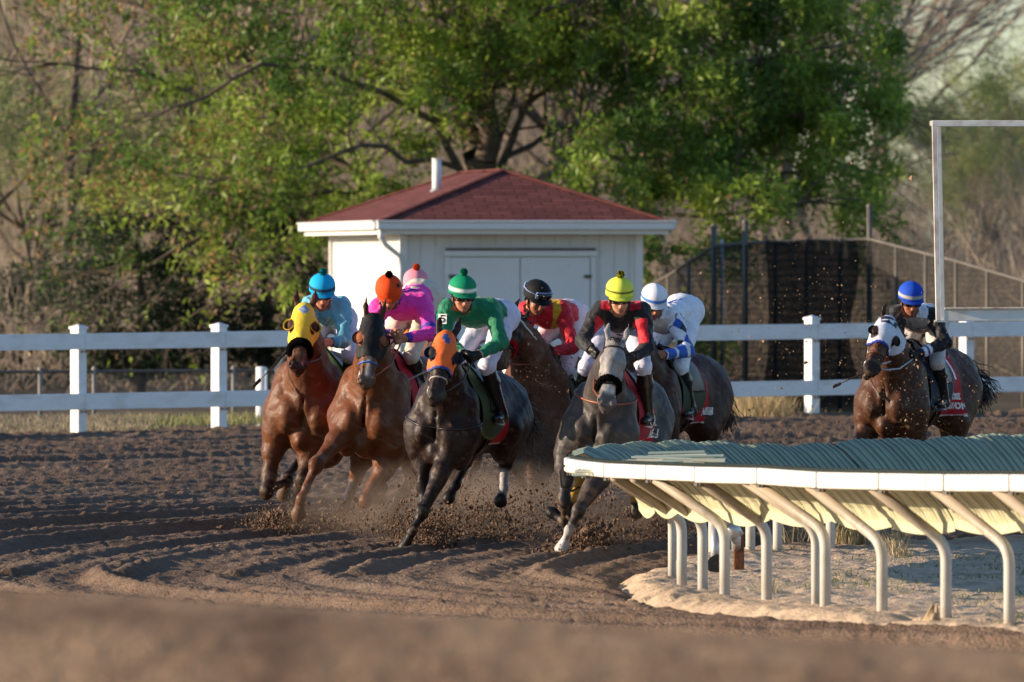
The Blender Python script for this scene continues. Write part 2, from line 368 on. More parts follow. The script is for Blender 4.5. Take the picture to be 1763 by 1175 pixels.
# ------------------------------------------------------------------ low chain-link fence far left, single white post
MESHM = None
def mesh_mat(name, col, alpha, scale, wav=0):
    m, n, b = mat_base(name, col, .8, .2); N = n.nodes.new; L = n.links.new
    tc = N('ShaderNodeTexCoord'); ms = N('ShaderNodeMixShader'); tr = N('ShaderNodeBsdfTransparent')
    no = N('ShaderNodeTexNoise'); no.inputs['Scale'].default_value = 1.2; L(tc.outputs['Object'], no.inputs[0])
    wv = N('ShaderNodeTexWave'); wv.bands_direction = 'Z'; wv.inputs['Scale'].default_value = scale; wv.inputs['Distortion'].default_value = 3.5; wv.inputs['Detail'].default_value = 3; wv.inputs['Detail Scale'].default_value = .6
    L(tc.outputs['Object'], wv.inputs[0])
    mr = N('ShaderNodeMapRange'); mr.inputs[3].default_value = alpha - wav; mr.inputs[4].default_value = min(1, alpha + wav); L(wv.outputs['Fac'], mr.inputs[0])
    L(mr.outputs[0], ms.inputs[0]); L(tr.outputs[0], ms.inputs[1]); L(b.outputs[0], ms.inputs[2]); L(ms.outputs[0], n.nodes['Material Output'].inputs[0])
    return m
M['chain'] = mesh_mat('chain_link', (.16, .15, .14), .22, 6, .05)
M['screen'] = mesh_mat('screen_mesh', (.020, .018, .016), .70, 4.2, .055)
M['tarp'] = mesh_mat('dark_screen', (.012, .013, .012), .86, 3, .07)
def zg(x, y): return float(gz(x, y))
M['dullpost'] = mat_n('weathered_steel', (.24, .225, .20), .7, .3, nscale=6, namp=.2)
cf = empty('chain_link_fence'); tag(cf, 'low grey chain-link fence with a dark top rail behind the left boards', 'fence')
cp = [P(x, 638 - .005 * x, 143 + .003 * x) for x in (-420, -190, -20, 69, 162, 402, 520, 640, 760, 900)]
for p in cp:
    m = MB(); g = zg(p[0], p[1]); m.tube([[p[0], p[1], g - .1], p], .028, 8); m.ball(p + [0, 0, .01], .034, 8, 5); m.build('post', M['dullpost'], cf, smooth=True)
m = MB(); m.tube([p - [0, 0, .02] for p in cp], .021, 7); m.build('top_rail', M['steel'], cf, smooth=True)
m = MB(); V = []
for p in cp: V += [[p[0], p[1] + .01, zg(p[0], p[1])], p + [0, .01, -.02]]
m.add(V, [(2 * i, 2 * i + 2, 2 * i + 3, 2 * i + 1) for i in range(len(cp) - 1)]); m.build('mesh', M['chain'], cf)
m = MB(); p = P(450, 634, 137); b = p.copy(); b[2] = zg(p[0], p[1]) - .1
m.tube([b, p], .068, 12); m.tube([b + [.055, -.045, 0], p + [.055, -.045, -.02]], .02, 6); m.ball(p, (.07, .07, .02), 12, 5)
tag(m.build('bollard', M['white'], smooth=True), 'short white round post standing in the grass just behind the board fence', 'post')

# ------------------------------------------------------------------ screened enclosure on the right
sf = empty('screened_fence'); tag(sf, 'tall dark mesh-screened enclosure with steel posts behind the right boards', 'fence')
scr = [(1105, 500, 162), (1150, 475, 159), (1186, 452, 156.5), (1229, 424, 153), (1283, 419, 152), (1335, 417, 152), (1388, 415, 152), (1446, 414, 152), (1497, 412, 152), (1543, 424, 150.8), (1594, 437, 149.6), (1646, 450, 148.4), (1700, 466, 147.2), (1762, 484, 146), (1830, 503, 144.8), (1900, 522, 143.6)]
top = {1229: 390, 1283: 383, 1497: 356}
pts = []
for px, py, D in scr:
    p = P(px, py, D); pts.append(p); g = zg(p[0], p[1]); t = P(px, top.get(px, py - 3), D)
    m = MB(); r = .038 if px in top else .026
    m.tube([[p[0], p[1], g - .1], t], r, 8)
    if px in top: m.ball(t, r * 1.15, 8, 5)
    m.build('post', M['steel'], sf, smooth=True)
m = MB(); p = P(1243, 425, 153.4); m.tube([[p[0], p[1], zg(p[0], p[1]) - .1], P(1243, 412, 153.4)], .02, 7); m.build('post', M['galv'], sf, smooth=True)
m = MB(); m.tube(pts, .022, 7); m.build('top_rail', M['steel'], sf, smooth=True)
m = MB(); V = []
for p in pts: V += [[p[0], p[1] - .04, zg(p[0], p[1]) + .03], p + [0, -.04, -.02]]
m.add(V, [(2 * i, 2 * i + 2, 2 * i + 3, 2 * i + 1) for i in range(len(pts) - 1)]); m.build('screen', M['screen'], sf)
V = []; F = []                                       # ragged darker cloth hung over the middle bays
nn = 26
for i in range(nn + 1):
    u = i / nn; px = 1322 + 150 * u; tp = 414 + 2 * math.sin(9 * u); D = 151.85
    for j in range(9):
        v = j / 8; wob = (10 + 10 * v) * (noise2(np.array(u * 3.0), np.array(v * 4.0), 5) - .5) * (1 if i in (0, nn) else .3)
        q = P(px + float(wob) + 8 * math.sin(v * 7) * (u > .9), tp + (702 - tp) * v * (1 if .06 < u < .95 else .9), D); q[1] += .02 * math.sin(u * 40); V.append(q)
for i in range(nn):
    for j in range(8): F.append((i * 9 + j, i * 9 + j + 1, i * 9 + j + 10, i * 9 + j + 9))
m = MB(); m.add(V, F); m.build('dark_cloth', M['tarp'], sf, smooth=True)

# ------------------------------------------------------------------ shed
def siding_mat():
    m = mat_n('shed_siding', (.67, .665, .64), .55, .35, nscale=1.2, namp=.05, bscale=50, bump=.06, dark=(.52, .50, .44), dscale=2.2, damp=.35, stretch=(1, 1, .5)); return m
M['siding'] = siding_mat()
M['trim'] = mat_n('shed_trim', (.70, .70, .69), .45, .4, nscale=3, namp=.05, bscale=40, bump=.04, dark=(.5, .47, .4), dscale=3, damp=.3)
def shingle_mat():
    m, n, b = mat_base('red_shingle', (.2, .04, .03), .9, .15); N = n.nodes.new; L = n.links.new
    uv = N('ShaderNodeUVMap'); br = N('ShaderNodeTexBrick'); br.inputs['Scale'].default_value = 1; br.inputs['Brick Width'].default_value = .30; br.inputs['Row Height'].default_value = .13
    br.inputs['Mortar Size'].default_value = .009; br.inputs['Color1'].default_value = (.165, .055, .048, 1); br.inputs['Color2'].default_value = (.105, .035, .031, 1); br.inputs['Mortar'].default_value = (.05, .014, .013, 1)
    L(uv.outputs[0], br.inputs[0]); no = N('ShaderNodeTexNoise'); no.inputs['Scale'].default_value = 3; no.inputs['Detail'].default_value = 10; L(uv.outputs[0], no.inputs[0])
    mr = N('ShaderNodeMapRange'); mr.inputs[3].default_value = .65; mr.inputs[4].default_value = 1.4; L(no.outputs[0], mr.inputs[0])
    mx = N('ShaderNodeVectorMath'); mx.operation = 'SCALE'; L(br.outputs[0], mx.inputs[0]); L(mr.outputs[0], mx.inputs['Scale']); L(mx.outputs[0], b.inputs[0])
    bp = N('ShaderNodeBump'); bp.inputs['Strength'].default_value = .7; bp.inputs['Distance'].default_value = .012; bp.invert = True; L(br.outputs['Fac'], bp.inputs['Height']); L(bp.outputs[0], b.inputs['Normal'])
    return m
M['shingle'] = shingle_mat()
aS = R_(8.5); s1 = np.array([math.cos(aS), math.sin(aS), 0]); s2 = np.array([-math.sin(aS), math.cos(aS), 0]); s3 = np.array([0, 0, 1.])
C0 = P(695, 560, 150); C0[2] = .55; SW, SD, SH = 3.14, 7.0, 2.36
def S(x, y, z): return C0 + s1 * x + s2 * y + s3 * z
sh = empty('shed'); tag(sh, 'small white shed with a red hipped shingle roof behind the racing horses', 'shed')
AX = [s1, s2, s3]
m = MB(); m.box(S(SW / 2, SD / 2, SH / 2 - .15), (SW, SD, SH + .3), AX); wall = m.build('wall', M['siding'], sh)
m = MB()                                            # vertical grooved boards: raised battens on the left and front walls
yy = .1
while yy < SD: m.box(S(-.009, yy, SH / 2), (.018, .10, SH), AX); yy += .135
m.build('left_boards', M['siding'], sh)
m = MB()
xx = .12
while xx < SW:
    lo = 2.2 if .50 < xx < 2.62 else 0
    m.box(S(xx, -.006, (SH + lo) / 2), (.17, .012, SH - lo), AX); xx += .2
m.build('front_boards', M['siding'], sh)
for nm, x, y in (('corner_trim', -.012, -.012), ('corner_trim', SW + .012, -.012), ('corner_trim', -.012, SD)):
    m = MB(); m.box(S(x, y, SH / 2), (.10, .10, SH), AX); m.build(nm, M['trim'], sh)
dz = 2.06
for i in range(2):
    m = MB(); x0 = .62 + i * .94; m.box(S(x0 + .465, -.02, dz / 2), (.925, .05, dz - .02), AX); d = m.build('door', M['trim'], sh, bevel=.006)
    m = MB()
    for zz in (.3, 1.05, 1.8): m.box(S(x0 + (.03 if i == 0 else .9), -.052, zz), (.10, .02, .05), AX)
    m.build('hinge', M['steel'], d)
    if i: m = MB(); m.box(S(x0 + .05, -.055, 1.0), (.03, .03, .16), AX); m.box(S(x0 - .02, -.05, 1.12), (.14, .012, .04), AX); m.build('door_handle', M['steel'], d)
m = MB(); m.box(S(1.56, -.03, dz + .045), (2.06, .07, .07), AX); m.box(S(.585, -.02, dz / 2), (.07, .05, dz), AX); m.box(S(2.535, -.02, dz / 2), (.07, .05, dz), AX); m.build('door_frame', M['trim'], sh)
m = MB(); m.box(S(1.56, -.045, dz + .10), (2.0, .06, .035), AX); m.build('door_track', M['steel'], sh)
o = .38; ez = SH + .16
# roof: four slopes with real thickness
E = [S(-o, -o, ez), S(SW + o, -o, ez), S(SW + o, SD + o, ez), S(-o, SD + o, ez)]; hw = SW / 2 + o; rise = .70
A = S(SW / 2, -o + hw, ez + rise); B = S(SW / 2, SD + o - hw, ez + rise)
V = [E[0], E[1], E[2], E[3], A, B]; F = [(0, 1, 4), (1, 2, 5, 4), (2, 3, 5), (3, 0, 4, 5)]
me = bpy.data.meshes.new('roof'); me.from_pydata([tuple(v) for v in V], [], F); me.update()
uvl = me.uv_layers.new(name='UVMap')
for p in me.polygons:
    n_ = np.array(p.normal); hz = nrm(np.cross([0, 0, 1], n_)); up = np.cross(n_, hz)
    for li in p.loop_indices:
        co = np.array(me.vertices[me.loops[li].vertex_index].co); uvl.data[li].uv = (co @ hz, co @ up)
roof = link('roof', me, M['shingle'], sh)
m = MB()
for a_, b_ in ((E[0], A), (E[1], A), (A, B), (E[3], B), (E[2], B)): m.tube([np.array(a_) + [0, 0, .012], np.array(b_) + [0, 0, .012]], .05, 6, flat=.35)
m.build('ridge_cap', mat_n('ridge_shingle', (.12, .04, .036), .9, .15, nscale=6, namp=.35, bscale=40, bump=.4), roof)
def around(o_, z0, z1, th, mbx):
    mbx.box(S(SW / 2, -o_, (z0 + z1) / 2), (SW + 2 * o_, th, z1 - z0), AX); mbx.box(S(-o_, SD / 2, (z0 + z1) / 2), (th, SD + 2 * o_ - th - .004, z1 - z0), AX); mbx.box(S(SW + o_, SD / 2, (z0 + z1) / 2), (th, SD + 2 * o_ - th - .004, z1 - z0), AX); mbx.box(S(SW / 2, SD + o_, (z0 + z1) / 2), (SW + 2 * o_, th, z1 - z0), AX)
m = MB(); around(o - .035, SH + .0, ez - .012, .05, m); m.build('fascia', M['trim'], sh)
m = MB(); around(o + .03, ez - .10, ez + .0, .085, m); around(o + .04, ez - .004, ez + .022, .11, m); m.build('gutter', M['trim'], sh, bevel=.012)
m = MB(); m.box(S(SW / 2, SD / 2, SH + .012), (SW + 2 * o - .1, SD + 2 * o - .1, .02), AX); m.build('soffit', M['trim'], sh)
m = MB(); q = .05
m.tube([S(-o + .02, -o + .02, ez - .1), S(-o + .02, -o + .02, ez - .20), S(-.28, -.28, ez - .30), S(-.07, -.10, ez - .45), S(-.05, -.09, ez - .6), S(-.05, -.09, .05)], .035, 8); m.build('downspout', M['trim'], sh, smooth=True)
c = S(.72, 2.9, 0); cz = P(752, 322, 152.6)[2]; c = P(752, 322, 153.2)
m = MB(); m.tube([c + [0, 0, -.25], c + [0, 0, .37]], .062, 16); m.tube([c + [0, 0, .37], c + [0, 0, .385]], .07, 16); ch = m.build('chimney', M['galv'], roof, smooth=True); ch.data.materials.clear(); ch.data.materials.append(M['trim'])
m = MB(); m.tube([c + [0, 0, -.16], c + [0, 0, -.02]], [.15, .066], 14); m.box(c + [-.04, -.02, -.14], (.34, .4, .015), [nrm([.94, 0, .33]), [0, 1, 0], nrm([-.33, 0, .94])]); m.build('flashing', M['galv'], ch, smooth=False)

# ------------------------------------------------------------------ white steel frame on the right, in front of the last rider
ff = empty('steel_frame'); tag(ff, 'white rusty open steel frame standing at the infield edge on the right', 'frame')
DF = 97.5
def Q(px, py, d=0): return P(px, py, DF + d)
kx = lambda p, dx=0, dy=0: p + np.array([dx, dy, 0])
def bar(a, b, wx, wy, name, mat, par=ff, bev=.005):
    a = np.array(a, float); b = np.array(b, float); e = nrm(b - a); u = nrm(np.cross([0, 1, 0], e)) if abs(e[1]) < .9 else np.array([1., 0, 0]); v = np.cross(e, u)
    m = MB(); m.box((a + b) / 2, (wx, wy, np.linalg.norm(b - a)), [u, v, e]); return m.build(name, mat, par, bevel=bev)
def rusty():
    m = mat_n('rusty_white', (.74, .71, .66), .5, .4, nscale=6, namp=.08, bscale=50, bump=.1, dark=(.24, .085, .03), dscale=3.2, damp=.85); return m
M['rusty'] = rusty()
bar(Q(1608.5, 214), Q(1615.5, 553), .042, .05, 'upright', M['rusty'])
bar(Q(1616, 214, .5), Q(1623, 553, .5), .04, .05, 'upright', M['rail'])
bar(Q(1604, 213), Q(2010, 213), .052, .052, 'top_bar', M['rusty'])
b_ = bar(Q(1605, 213, .0), Q(1618, 213, .5), .045, .045, 'corner_tie', M['rail'])
bar(Q(1612, 553.5, .0), Q(1628, 553.5, .5), .04, .02, 'foot_plate', M['rail'])
bar(Q(1626, 542), Q(2010, 540), .115, .04, 'lower_beam', mat_n('rusty_beam', (.66, .67, .66), .5, .4, nscale=6, namp=.08, bscale=50, bump=.1, dark=(.40, .25, .14), dscale=3.2, damp=.7))
bar(Q(1626, 531.5, -.01), Q(2010, 529.5, -.01), .018, .07, 'rusty_flange', M['rust'] if False else mat_n('flange', (.6, .5, .4), .7, .3, nscale=9, namp=.2, bscale=50, bump=.3, dark=(.2, .07, .03), dscale=9, damp=.9))
for px in (1880, 2005):
    a = Q(px, 212); b = a.copy(); b[2] = zg(b[0], b[1]) - .1; bar(a, b, .07, .07, 'support_post', M['rusty'])
# ------------------------------------------------------------------ inner safety rail: rail, goosenecks, cover
rl = empty('safety_rail', (0, 0, 0)); tag(rl, 'curved white inside rail with green and pale yellow cover on gooseneck posts', 'rail')
near_b = [(1157, 1012), (1174, 1019), (1210, 1025), (1248, 1036), (1320, 1041), (1404, 1053), (1421, 1057), (1519, 1067), (1629, 1072), (1738, 1086), (1848, 1098), (1962, 1111)]
near_a = [(1050, 830), (1058, 831), (1092, 831), (1128, 831), (1206, 833), (1282, 838), (1297, 838), (1393, 845), (1502, 847), (1609, 849), (1716, 851), (1826, 853)]
def rz(px, py, D): return P(px, py, D)
# rail centre line: px, row of the rail's top edge, distance
line = [(2090, 829, 72.4), (1970, 826, 73.4), (1857, 820, 74.4), (1745, 817, 75.5), (1632, 817, 76.6), (1520, 815, 77.8), (1413, 813, 79.0), (1310, 806, 80.4), (1203, 804, 82.0), (1119, 801, 83.4), (1047, 798, 84.8), (1008, 794, 86.0), (982, 790, 87.6), (979, 788, 89.2), (1000, 783, 90.8), (1050, 776, 92.2), (1110, 773, 93.2), (1180, 771, 94.0), (1270, 776, 94.6), (1345, 778, 95.0), (1420, 774, 95.4), (1500, 766, 95.8), (1575, 768, 96.2), (1650, 762, 96.6), (1730, 758, 97.0), (1815, 760, 97.4), (1900, 756, 97.8), (2000, 757, 98.2)]
J = [P(*l) for l in line]; NJ = len(J)
def inward(i):
    a = J[max(i - 1, 0)]; b = J[min(i + 1, NJ - 1)]; t = nrm((b - a) * [1, 1, 0]); n = np.array([t[1], -t[0], 0])   # to the infield
    if n @ (np.array([5.5, 87.5, 0]) - J[i] * [1, 1, 0]) < 0: n = -n
    return n
IN = [inward(i) for i in range(NJ)]
for i in range(NJ - 1):
    a, b = J[i], J[i + 1]; e = nrm(b - a); u = np.array([e[1], -e[0], 0]); u = nrm(u); v = nrm(np.cross(u, e)); v = v if v[2] > 0 else -v
    L = np.linalg.norm(b - a); hh = .108 + .008 * min(1, max(0, (i < 8)))
    m = MB(); m.box((a + b) / 2 - v * hh / 2, (L - .022, .075, hh), [e, u, v]); seg = m.build('rail', M['rail'], rl, bevel=.014)
    if i < 12:
        m = MB(); m.box(b - v * hh / 2, (.05, .066, hh - .012), [e, u, v]); m.box(b - v * (hh + .012), (.08, .05, .022), [e, u, v])
        for s_ in (-.05, .05): m.ball(b + e * s_ - v * (hh + .012), .014, 6, 4)
        m.build('joint', M['steel'], seg)
def goose(base, att, bendz, r=.041):
    base = np.array(base, float); att = np.array(att, float)
    k = np.array([base[0], base[1], bendz]); d1 = nrm(att - k); pts = [base, k - [0, 0, .12]]
    for t in np.linspace(0, 1, 7)[1:-1]: pts.append((1 - t) ** 2 * (k - [0, 0, .12]) + 2 * t * (1 - t) * k + t * t * (k + d1 * .12))
    pts += [k + d1 * .12, att]
    m = MB(); m.tube(pts, r, 14); return m
for (bx, by), (ax_, ay) in zip(near_b, near_a):
    D = GD(bx, by)[1]; b = P(bx, by, D); b[2] = -.15; ln = sorted(line[:13]); D2 = float(np.interp(ax_, [q[0] for q in ln], [q[2] for q in ln])); ty = float(np.interp(ax_, [q[0] for q in ln], [q[1] for q in ln])); a = P(ax_, ty, D2 + .03); a[2] -= .10
    bz = a[2] - .34 - .05 * (D < 80)
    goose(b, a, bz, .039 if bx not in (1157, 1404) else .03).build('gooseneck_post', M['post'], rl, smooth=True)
far_p = [(1228, 985, 91.2), (1292, 986, 91.6), (1339, 974, 93.2), (1430, 970, 93.9), (1507, 965, 94.2), (1604, 974, 94.4), (1718, 968, 95.0), (1840, 966, 95.6)]
for px, py, D in far_p:
    jx = [j for j in J[12:]]; b = P(px, py, D); ry = float(np.interp(b[0], [j[0] for j in jx[2:]], [j[1] for j in jx[2:]])); rz_ = float(np.interp(b[0], [j[0] for j in jx[2:]], [j[2] for j in jx[2:]]))
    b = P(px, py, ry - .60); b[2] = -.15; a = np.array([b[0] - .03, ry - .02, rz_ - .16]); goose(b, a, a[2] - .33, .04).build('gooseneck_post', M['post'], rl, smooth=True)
# cover: overlapping ribbed panels sloping down from the rail to the infield side
cm, n_, b_ = mat_base('rail_cover', (.1, .2, .16), .42, .45); N = n_.nodes.new; L_ = n_.links.new
at = N('ShaderNodeVertexColor'); at.layer_name = 'Col'; ge = N('ShaderNodeNewGeometry'); mi = N('ShaderNodeMix'); mi.data_type = 'RGBA'
rg = N('ShaderNodeRGB'); rg.outputs[0].default_value = (.29, .35, .25, 1); ry = N('ShaderNodeRGB'); ry.outputs[0].default_value = (.58, .55, .36, 1)
sp = N('ShaderNodeSeparateColor'); L_(at.outputs[0], sp.inputs[0]); L_(sp.outputs[0], mi.inputs['Factor']); L_(rg.outputs[0], mi.inputs['A']); L_(ry.outputs[0], mi.inputs['B'])
no = N('ShaderNodeTexNoise'); no.inputs['Scale'].default_value = 5; no.inputs['Detail'].default_value = 7; tcx = N('ShaderNodeTexCoord'); L_(tcx.outputs['Object'], no.inputs[0])
mr = N('ShaderNodeMapRange'); mr.inputs[3].default_value = .72; mr.inputs[4].default_value = 1.25; L_(no.outputs[0], mr.inputs[0]); vm = N('ShaderNodeVectorMath'); vm.operation = 'SCALE'; L_(mi.outputs['Result'], vm.inputs[0]); L_(mr.outputs[0], vm.inputs['Scale']); m2 = N('ShaderNodeMix'); m2.data_type = 'RGBA'; L_(sp.outputs[1], m2.inputs['Factor']); L_(vm.outputs[0], m2.inputs['A']); m2.inputs['B'].default_value = (.03, .04, .03, 1); L_(m2.outputs['Result'], b_.inputs[0])
M['cover'] = cm
prof = [(.02, .012), (.10, .035), (.22, -.02), (.38, -.14), (.50, -.25), (.56, -.34), (.575, -.42)]
profn = [(.02, .004), (.10, .012), (.22, -.04), (.36, -.13), (.47, -.24), (.52, -.32), (.53, -.385)]
def panel(i):
    far = i >= 12; pr = prof if far else profn
    a, b = J[i], J[i + 1]; na, nb = IN[i], IN[i + 1]; L = np.linalg.norm(b - a)
    sag = (.05 if not far else .035) * rng.uniform(.6, 1.4); lift = rng.uniform(-.012, .02)
    nr = max(6, int(L / (.075 if far else .07))); V = []; C = []; F = []; np_ = len(pr); sub = 6; cols = nr * sub + 1
    squeeze = 1.0
    for c in range(cols):
        t = c / (cols - 1); p = a * (1 - t) + b * t; n = nrm(na * (1 - t) + nb * t)
        ph = (c % sub) / sub; rib = (.014 if ph < .5 else -.006) * (1 if far else .35)
        rib += .007 * (ph - .5)
        bow = math.sin(t * math.pi)
        for k, (s, z) in enumerate(pr):
            fr_ = k / (np_ - 1)
            q = p + n * s * squeeze + np.array([0, 0, z - sag * bow * fr_ * 1.0 + lift * fr_ + (.03 * bow if far else .0)])
            nv = n * .35 + np.array([0, 0, .94]); q = q + nv * (rib * (1 - sstep(.6, .85, fr_)) + .004 * math.sin(c * .7 + i) * (fr_ < .9))
            V.append(q)
    me_top = np.array(V); bot = me_top - np.array([0, 0, .006]) - 0
    n0 = len(V); VV = np.concatenate([me_top, bot])
    colr = np.zeros((len(VV), 3)); colr[n0:, 0] = 1
    for c in range(cols):
        for k in range(np_):
            g_ = (1.0 if (c % sub) in ((0, 1) if not far else (0,)) else 0) * (k <= 4) * (.9 if (k % 7) else .5); colr[c * np_ + k, 1] = g_ * .8; colr[n0 + c * np_ + k, 1] = g_
    for c in range(cols - 1):
        for k in range(np_ - 1):
            q = (c * np_ + k, c * np_ + k + 1, (c + 1) * np_ + k + 1, (c + 1) * np_ + k); F.append(q); F.append(tuple(x + n0 for x in q[::-1]))
    # pale cut edges of every rib
    ed = set()
    for c in range(cols):
        if c % sub in (0, 3):
            pass
    mb = MB(); mb.add(VV, F); mb.c = [colr]
    return mb
for i in range(NJ - 1):
    mb = panel(i)
    pn = mb.build('cover_panel', M['cover'], rl)
    # pale bead where the cover laps on to the rail
    m = MB(); far = i >= 12; nb_ = int(np.linalg.norm(J[i + 1] - J[i]) / .035)
    for k in range(nb_):
        t = (k + .5) / nb_; p = J[i] * (1 - t) + J[i + 1] * t + IN[i] * .022; e = nrm(J[i + 1] - J[i])
        m.box(p + [0, 0, .012 + .006 * (k % 2)], (.022, .045, .016), [e, IN[i], [0, 0, 1]], (1, 1, 1))
    m.build('bead', M['cover'], pn)
# loose strips bunched at the tip of the rail, where the panels fan over one another
for k in range(54):
    t = k / 53; a0 = np.array([.55 + .65 * t, 85.4 + 5.6 * t + rng.uniform(-.3, .3), 0]); 
    ang = rng.uniform(-.04, .10); L = rng.uniform(.35, .75); z = .885 + .045 * t + rng.uniform(-.01, .015) + .025 * math.sin(k * .5)
    e = np.array([math.cos(ang), math.sin(ang), .0]); e = nrm(e + [0, 0, rng.uniform(-.03, .05)]); u = nrm(np.array([-e[1], e[0], rng.uniform(.15, .3)])); v = np.cross(e, u)
    m = MB(); c = a0 + [L / 2 - .1, 0, z]
    m.box(c, (L, .075, .006), [e, u, v], (1 if k % 2 == 0 else .08, 0, 0)); m.build('cover_strip', M['cover'], rl)
m = MB(); c = J[12] + [-.035, 0, -.10]
pts = [c + np.array([-.01, 0, .05]), c + np.array([-.05, 0, 0]), c + np.array([-.03, 0, -.12]), c + np.array([.05, 0, -.15]), c + np.array([.11, .0, -.12])]
m.tube(pts, .011, 7); m.build('end_loop', M['black'], rl, smooth=True)

# hydrant by the rail tip
hy = empty('hydrant'); tag(hy, 'rusty steel post with a grey pipe coupling under the rail tip', 'hydrant')
p = P(1272, 988, 90.6); m = MB(); m.box(p + [0, 0, .18], (.085, .085, .42)); m.build('post', M['rust'], hy, bevel=.01)
q = P(1231, 984, 90.4); m = MB(); m.tube([q + [0, 0, 0], q + [0, 0, .36]], .036, 12); m.build('riser', M['galv'], hy, smooth=True)
m = MB(); c = q + [.02, 0, .05]; m.tube([c + [0, -.06, 0], c + [0, .03, 0]], .085, 16); m.tube([c + [0, -.09, 0], c + [0, -.06, 0]], .03, 10); m.build('valve', M['black'], hy)
c = P(1263, 915, 90.4); m = MB(); m.tube([c + [-.04, 0, .07], c + [.03, 0, -.05]], .062, 14); m.tube([c + [-.055, 0, .095], c + [-.035, 0, .06]], .08, 14); m.tube([c + [.02, 0, -.04], p + [-.02, 0, .2]], .04, 10); m.tube([q + [0, 0, .34], c + [-.02, 0, -.01]], .025, 8); m.build('coupling', M['galv'], hy, smooth=True)
# dead stump
m = MB(); s0 = P(1600, 1071, 76.9); s0[2] = float(sand_h(np.array([s0[0]]), np.array([s0[1]]))[0]) - .04
for k in range(9):
    a = k / 9 * 6.28; pts = [s0 + [.055 * math.cos(a), .05 * math.sin(a), 0], s0 + [.025 + .03 * math.cos(a), .03 * math.sin(a), .09 + .02 * math.sin(k * 2)], s0 + [.04 + .015 * math.cos(a), .015 * math.sin(a), .15 + .045 * math.sin(k * 5)]]
    m.tube(pts, [.035, .02, .007], 6)
m.tube([s0 + [-.04, 0, .03], s0 + [-.14, .02, .0]], [.025, .01], 6)
tag(m.build('stump', mat_n('dead_wood', (.36, .26, .16), .9, .2, nscale=8, namp=.3, bscale=30, bump=.8, stretch=(1, 1, .2)), smooth=True), 'small splintered dead stump sticking out of the infield sand', 'stump')
# ------------------------------------------------------------------ trees
def tube_batch(segs, n=4):
    """segs: (p0, p1, r0, r1) arrays -> one vertex block of open n-sided tubes"""
    p0 = np.array([s[0] for s in segs]); p1 = np.array([s[1] for s in segs]); r0 = np.array([s[2] for s in segs]); r1 = np.array([s[3] for s in segs])
    t = p1 - p0; t /= np.linalg.norm(t, axis=1)[:, None] + 1e-9
    a = np.where(np.abs(t[:, 2:3]) < .9, [[0, 0, 1.]], [[1., 0, 0]]); u = np.cross(t, a); u /= np.linalg.norm(u, axis=1)[:, None]; v = np.cross(t, u)
    an = np.arange(n) * 2 * math.pi / n; c = np.cos(an)[None, :, None]; s = np.sin(an)[None, :, None]
    ring = u[:, None] * c + v[:, None] * s
    V = np.concatenate([p0[:, None] + ring * r0[:, None, None], p1[:, None] + ring * r1[:, None, None]], 1).reshape(-1, 3)
    b = np.arange(len(segs))[:, None, None] * 2 * n; k = np.arange(n)[None, :, None]; k2 = (k + 1) % n
    F = (b + np.concatenate([k, k2, n + k2, n + k], 2)).reshape(-1, 4)
    return V, F
def grow(base, d, L, r, depth, maxd, segs, tips, spread=.6, curve=.18, grav=0., kids=(3, 4), shrink=(.55, .78), side=None, rnd=random):
    p = np.array(base, float); d = nrm(d); ns = 4 if depth < 2 else 3
    for i in range(ns):
        d2 = nrm(d + np.array([rnd.gauss(0, curve), rnd.gauss(0, curve), rnd.gauss(0, curve) * .6 - grav * (depth > 0)]))
        q = p + d2 * L / ns; r2 = r * (1 - .38 / ns) if depth < maxd else r * (1 - .8 / ns)
        segs.append((p, q, r, r2, depth))
        if depth >= maxd - 1: tips.append((q, d2, depth))
        if depth < maxd and i >= (1 if depth else 2):
            for k in range(rnd.randint(1, 2) if depth < maxd - 1 else 2):
                s = nrm(d2 + np.array([rnd.gauss(0, 1), rnd.gauss(0, 1), rnd.gauss(0, .7)]) * spread)
                grow(q, s, L * rnd.uniform(*shrink), r2 * rnd.uniform(.45, .62), depth + 1, maxd, segs, tips, spread, curve, grav, kids, shrink, rnd=rnd)
        p, d, r = q, d2, r2
    if depth < maxd:
        for k in range(2):
            s = nrm(d + np.array([rnd.gauss(0, 1), rnd.gauss(0, 1), rnd.gauss(0, .6)]) * spread * .8)
            grow(p, s, L * rnd.uniform(*shrink), r * .75, depth + 1, maxd, segs, tips, spread, curve, grav, kids, shrink, rnd=rnd)
def wood(segs, dmin, dmax):
    out = [s[:4] for s in segs if dmin <= s[4] <= dmax and s[4] <= 1]; out2 = [s[:4] for s in segs if dmin <= s[4] <= dmax and s[4] > 1]
    Vs = []; Fs = []; n = 0
    for o_, k in ((out, 9), (out2, 4)):
        if o_:
            V, F = tube_batch(o_, k); Vs.append(V); Fs.append(F + n); n += len(V)
    return np.concatenate(Vs), np.concatenate(Fs)
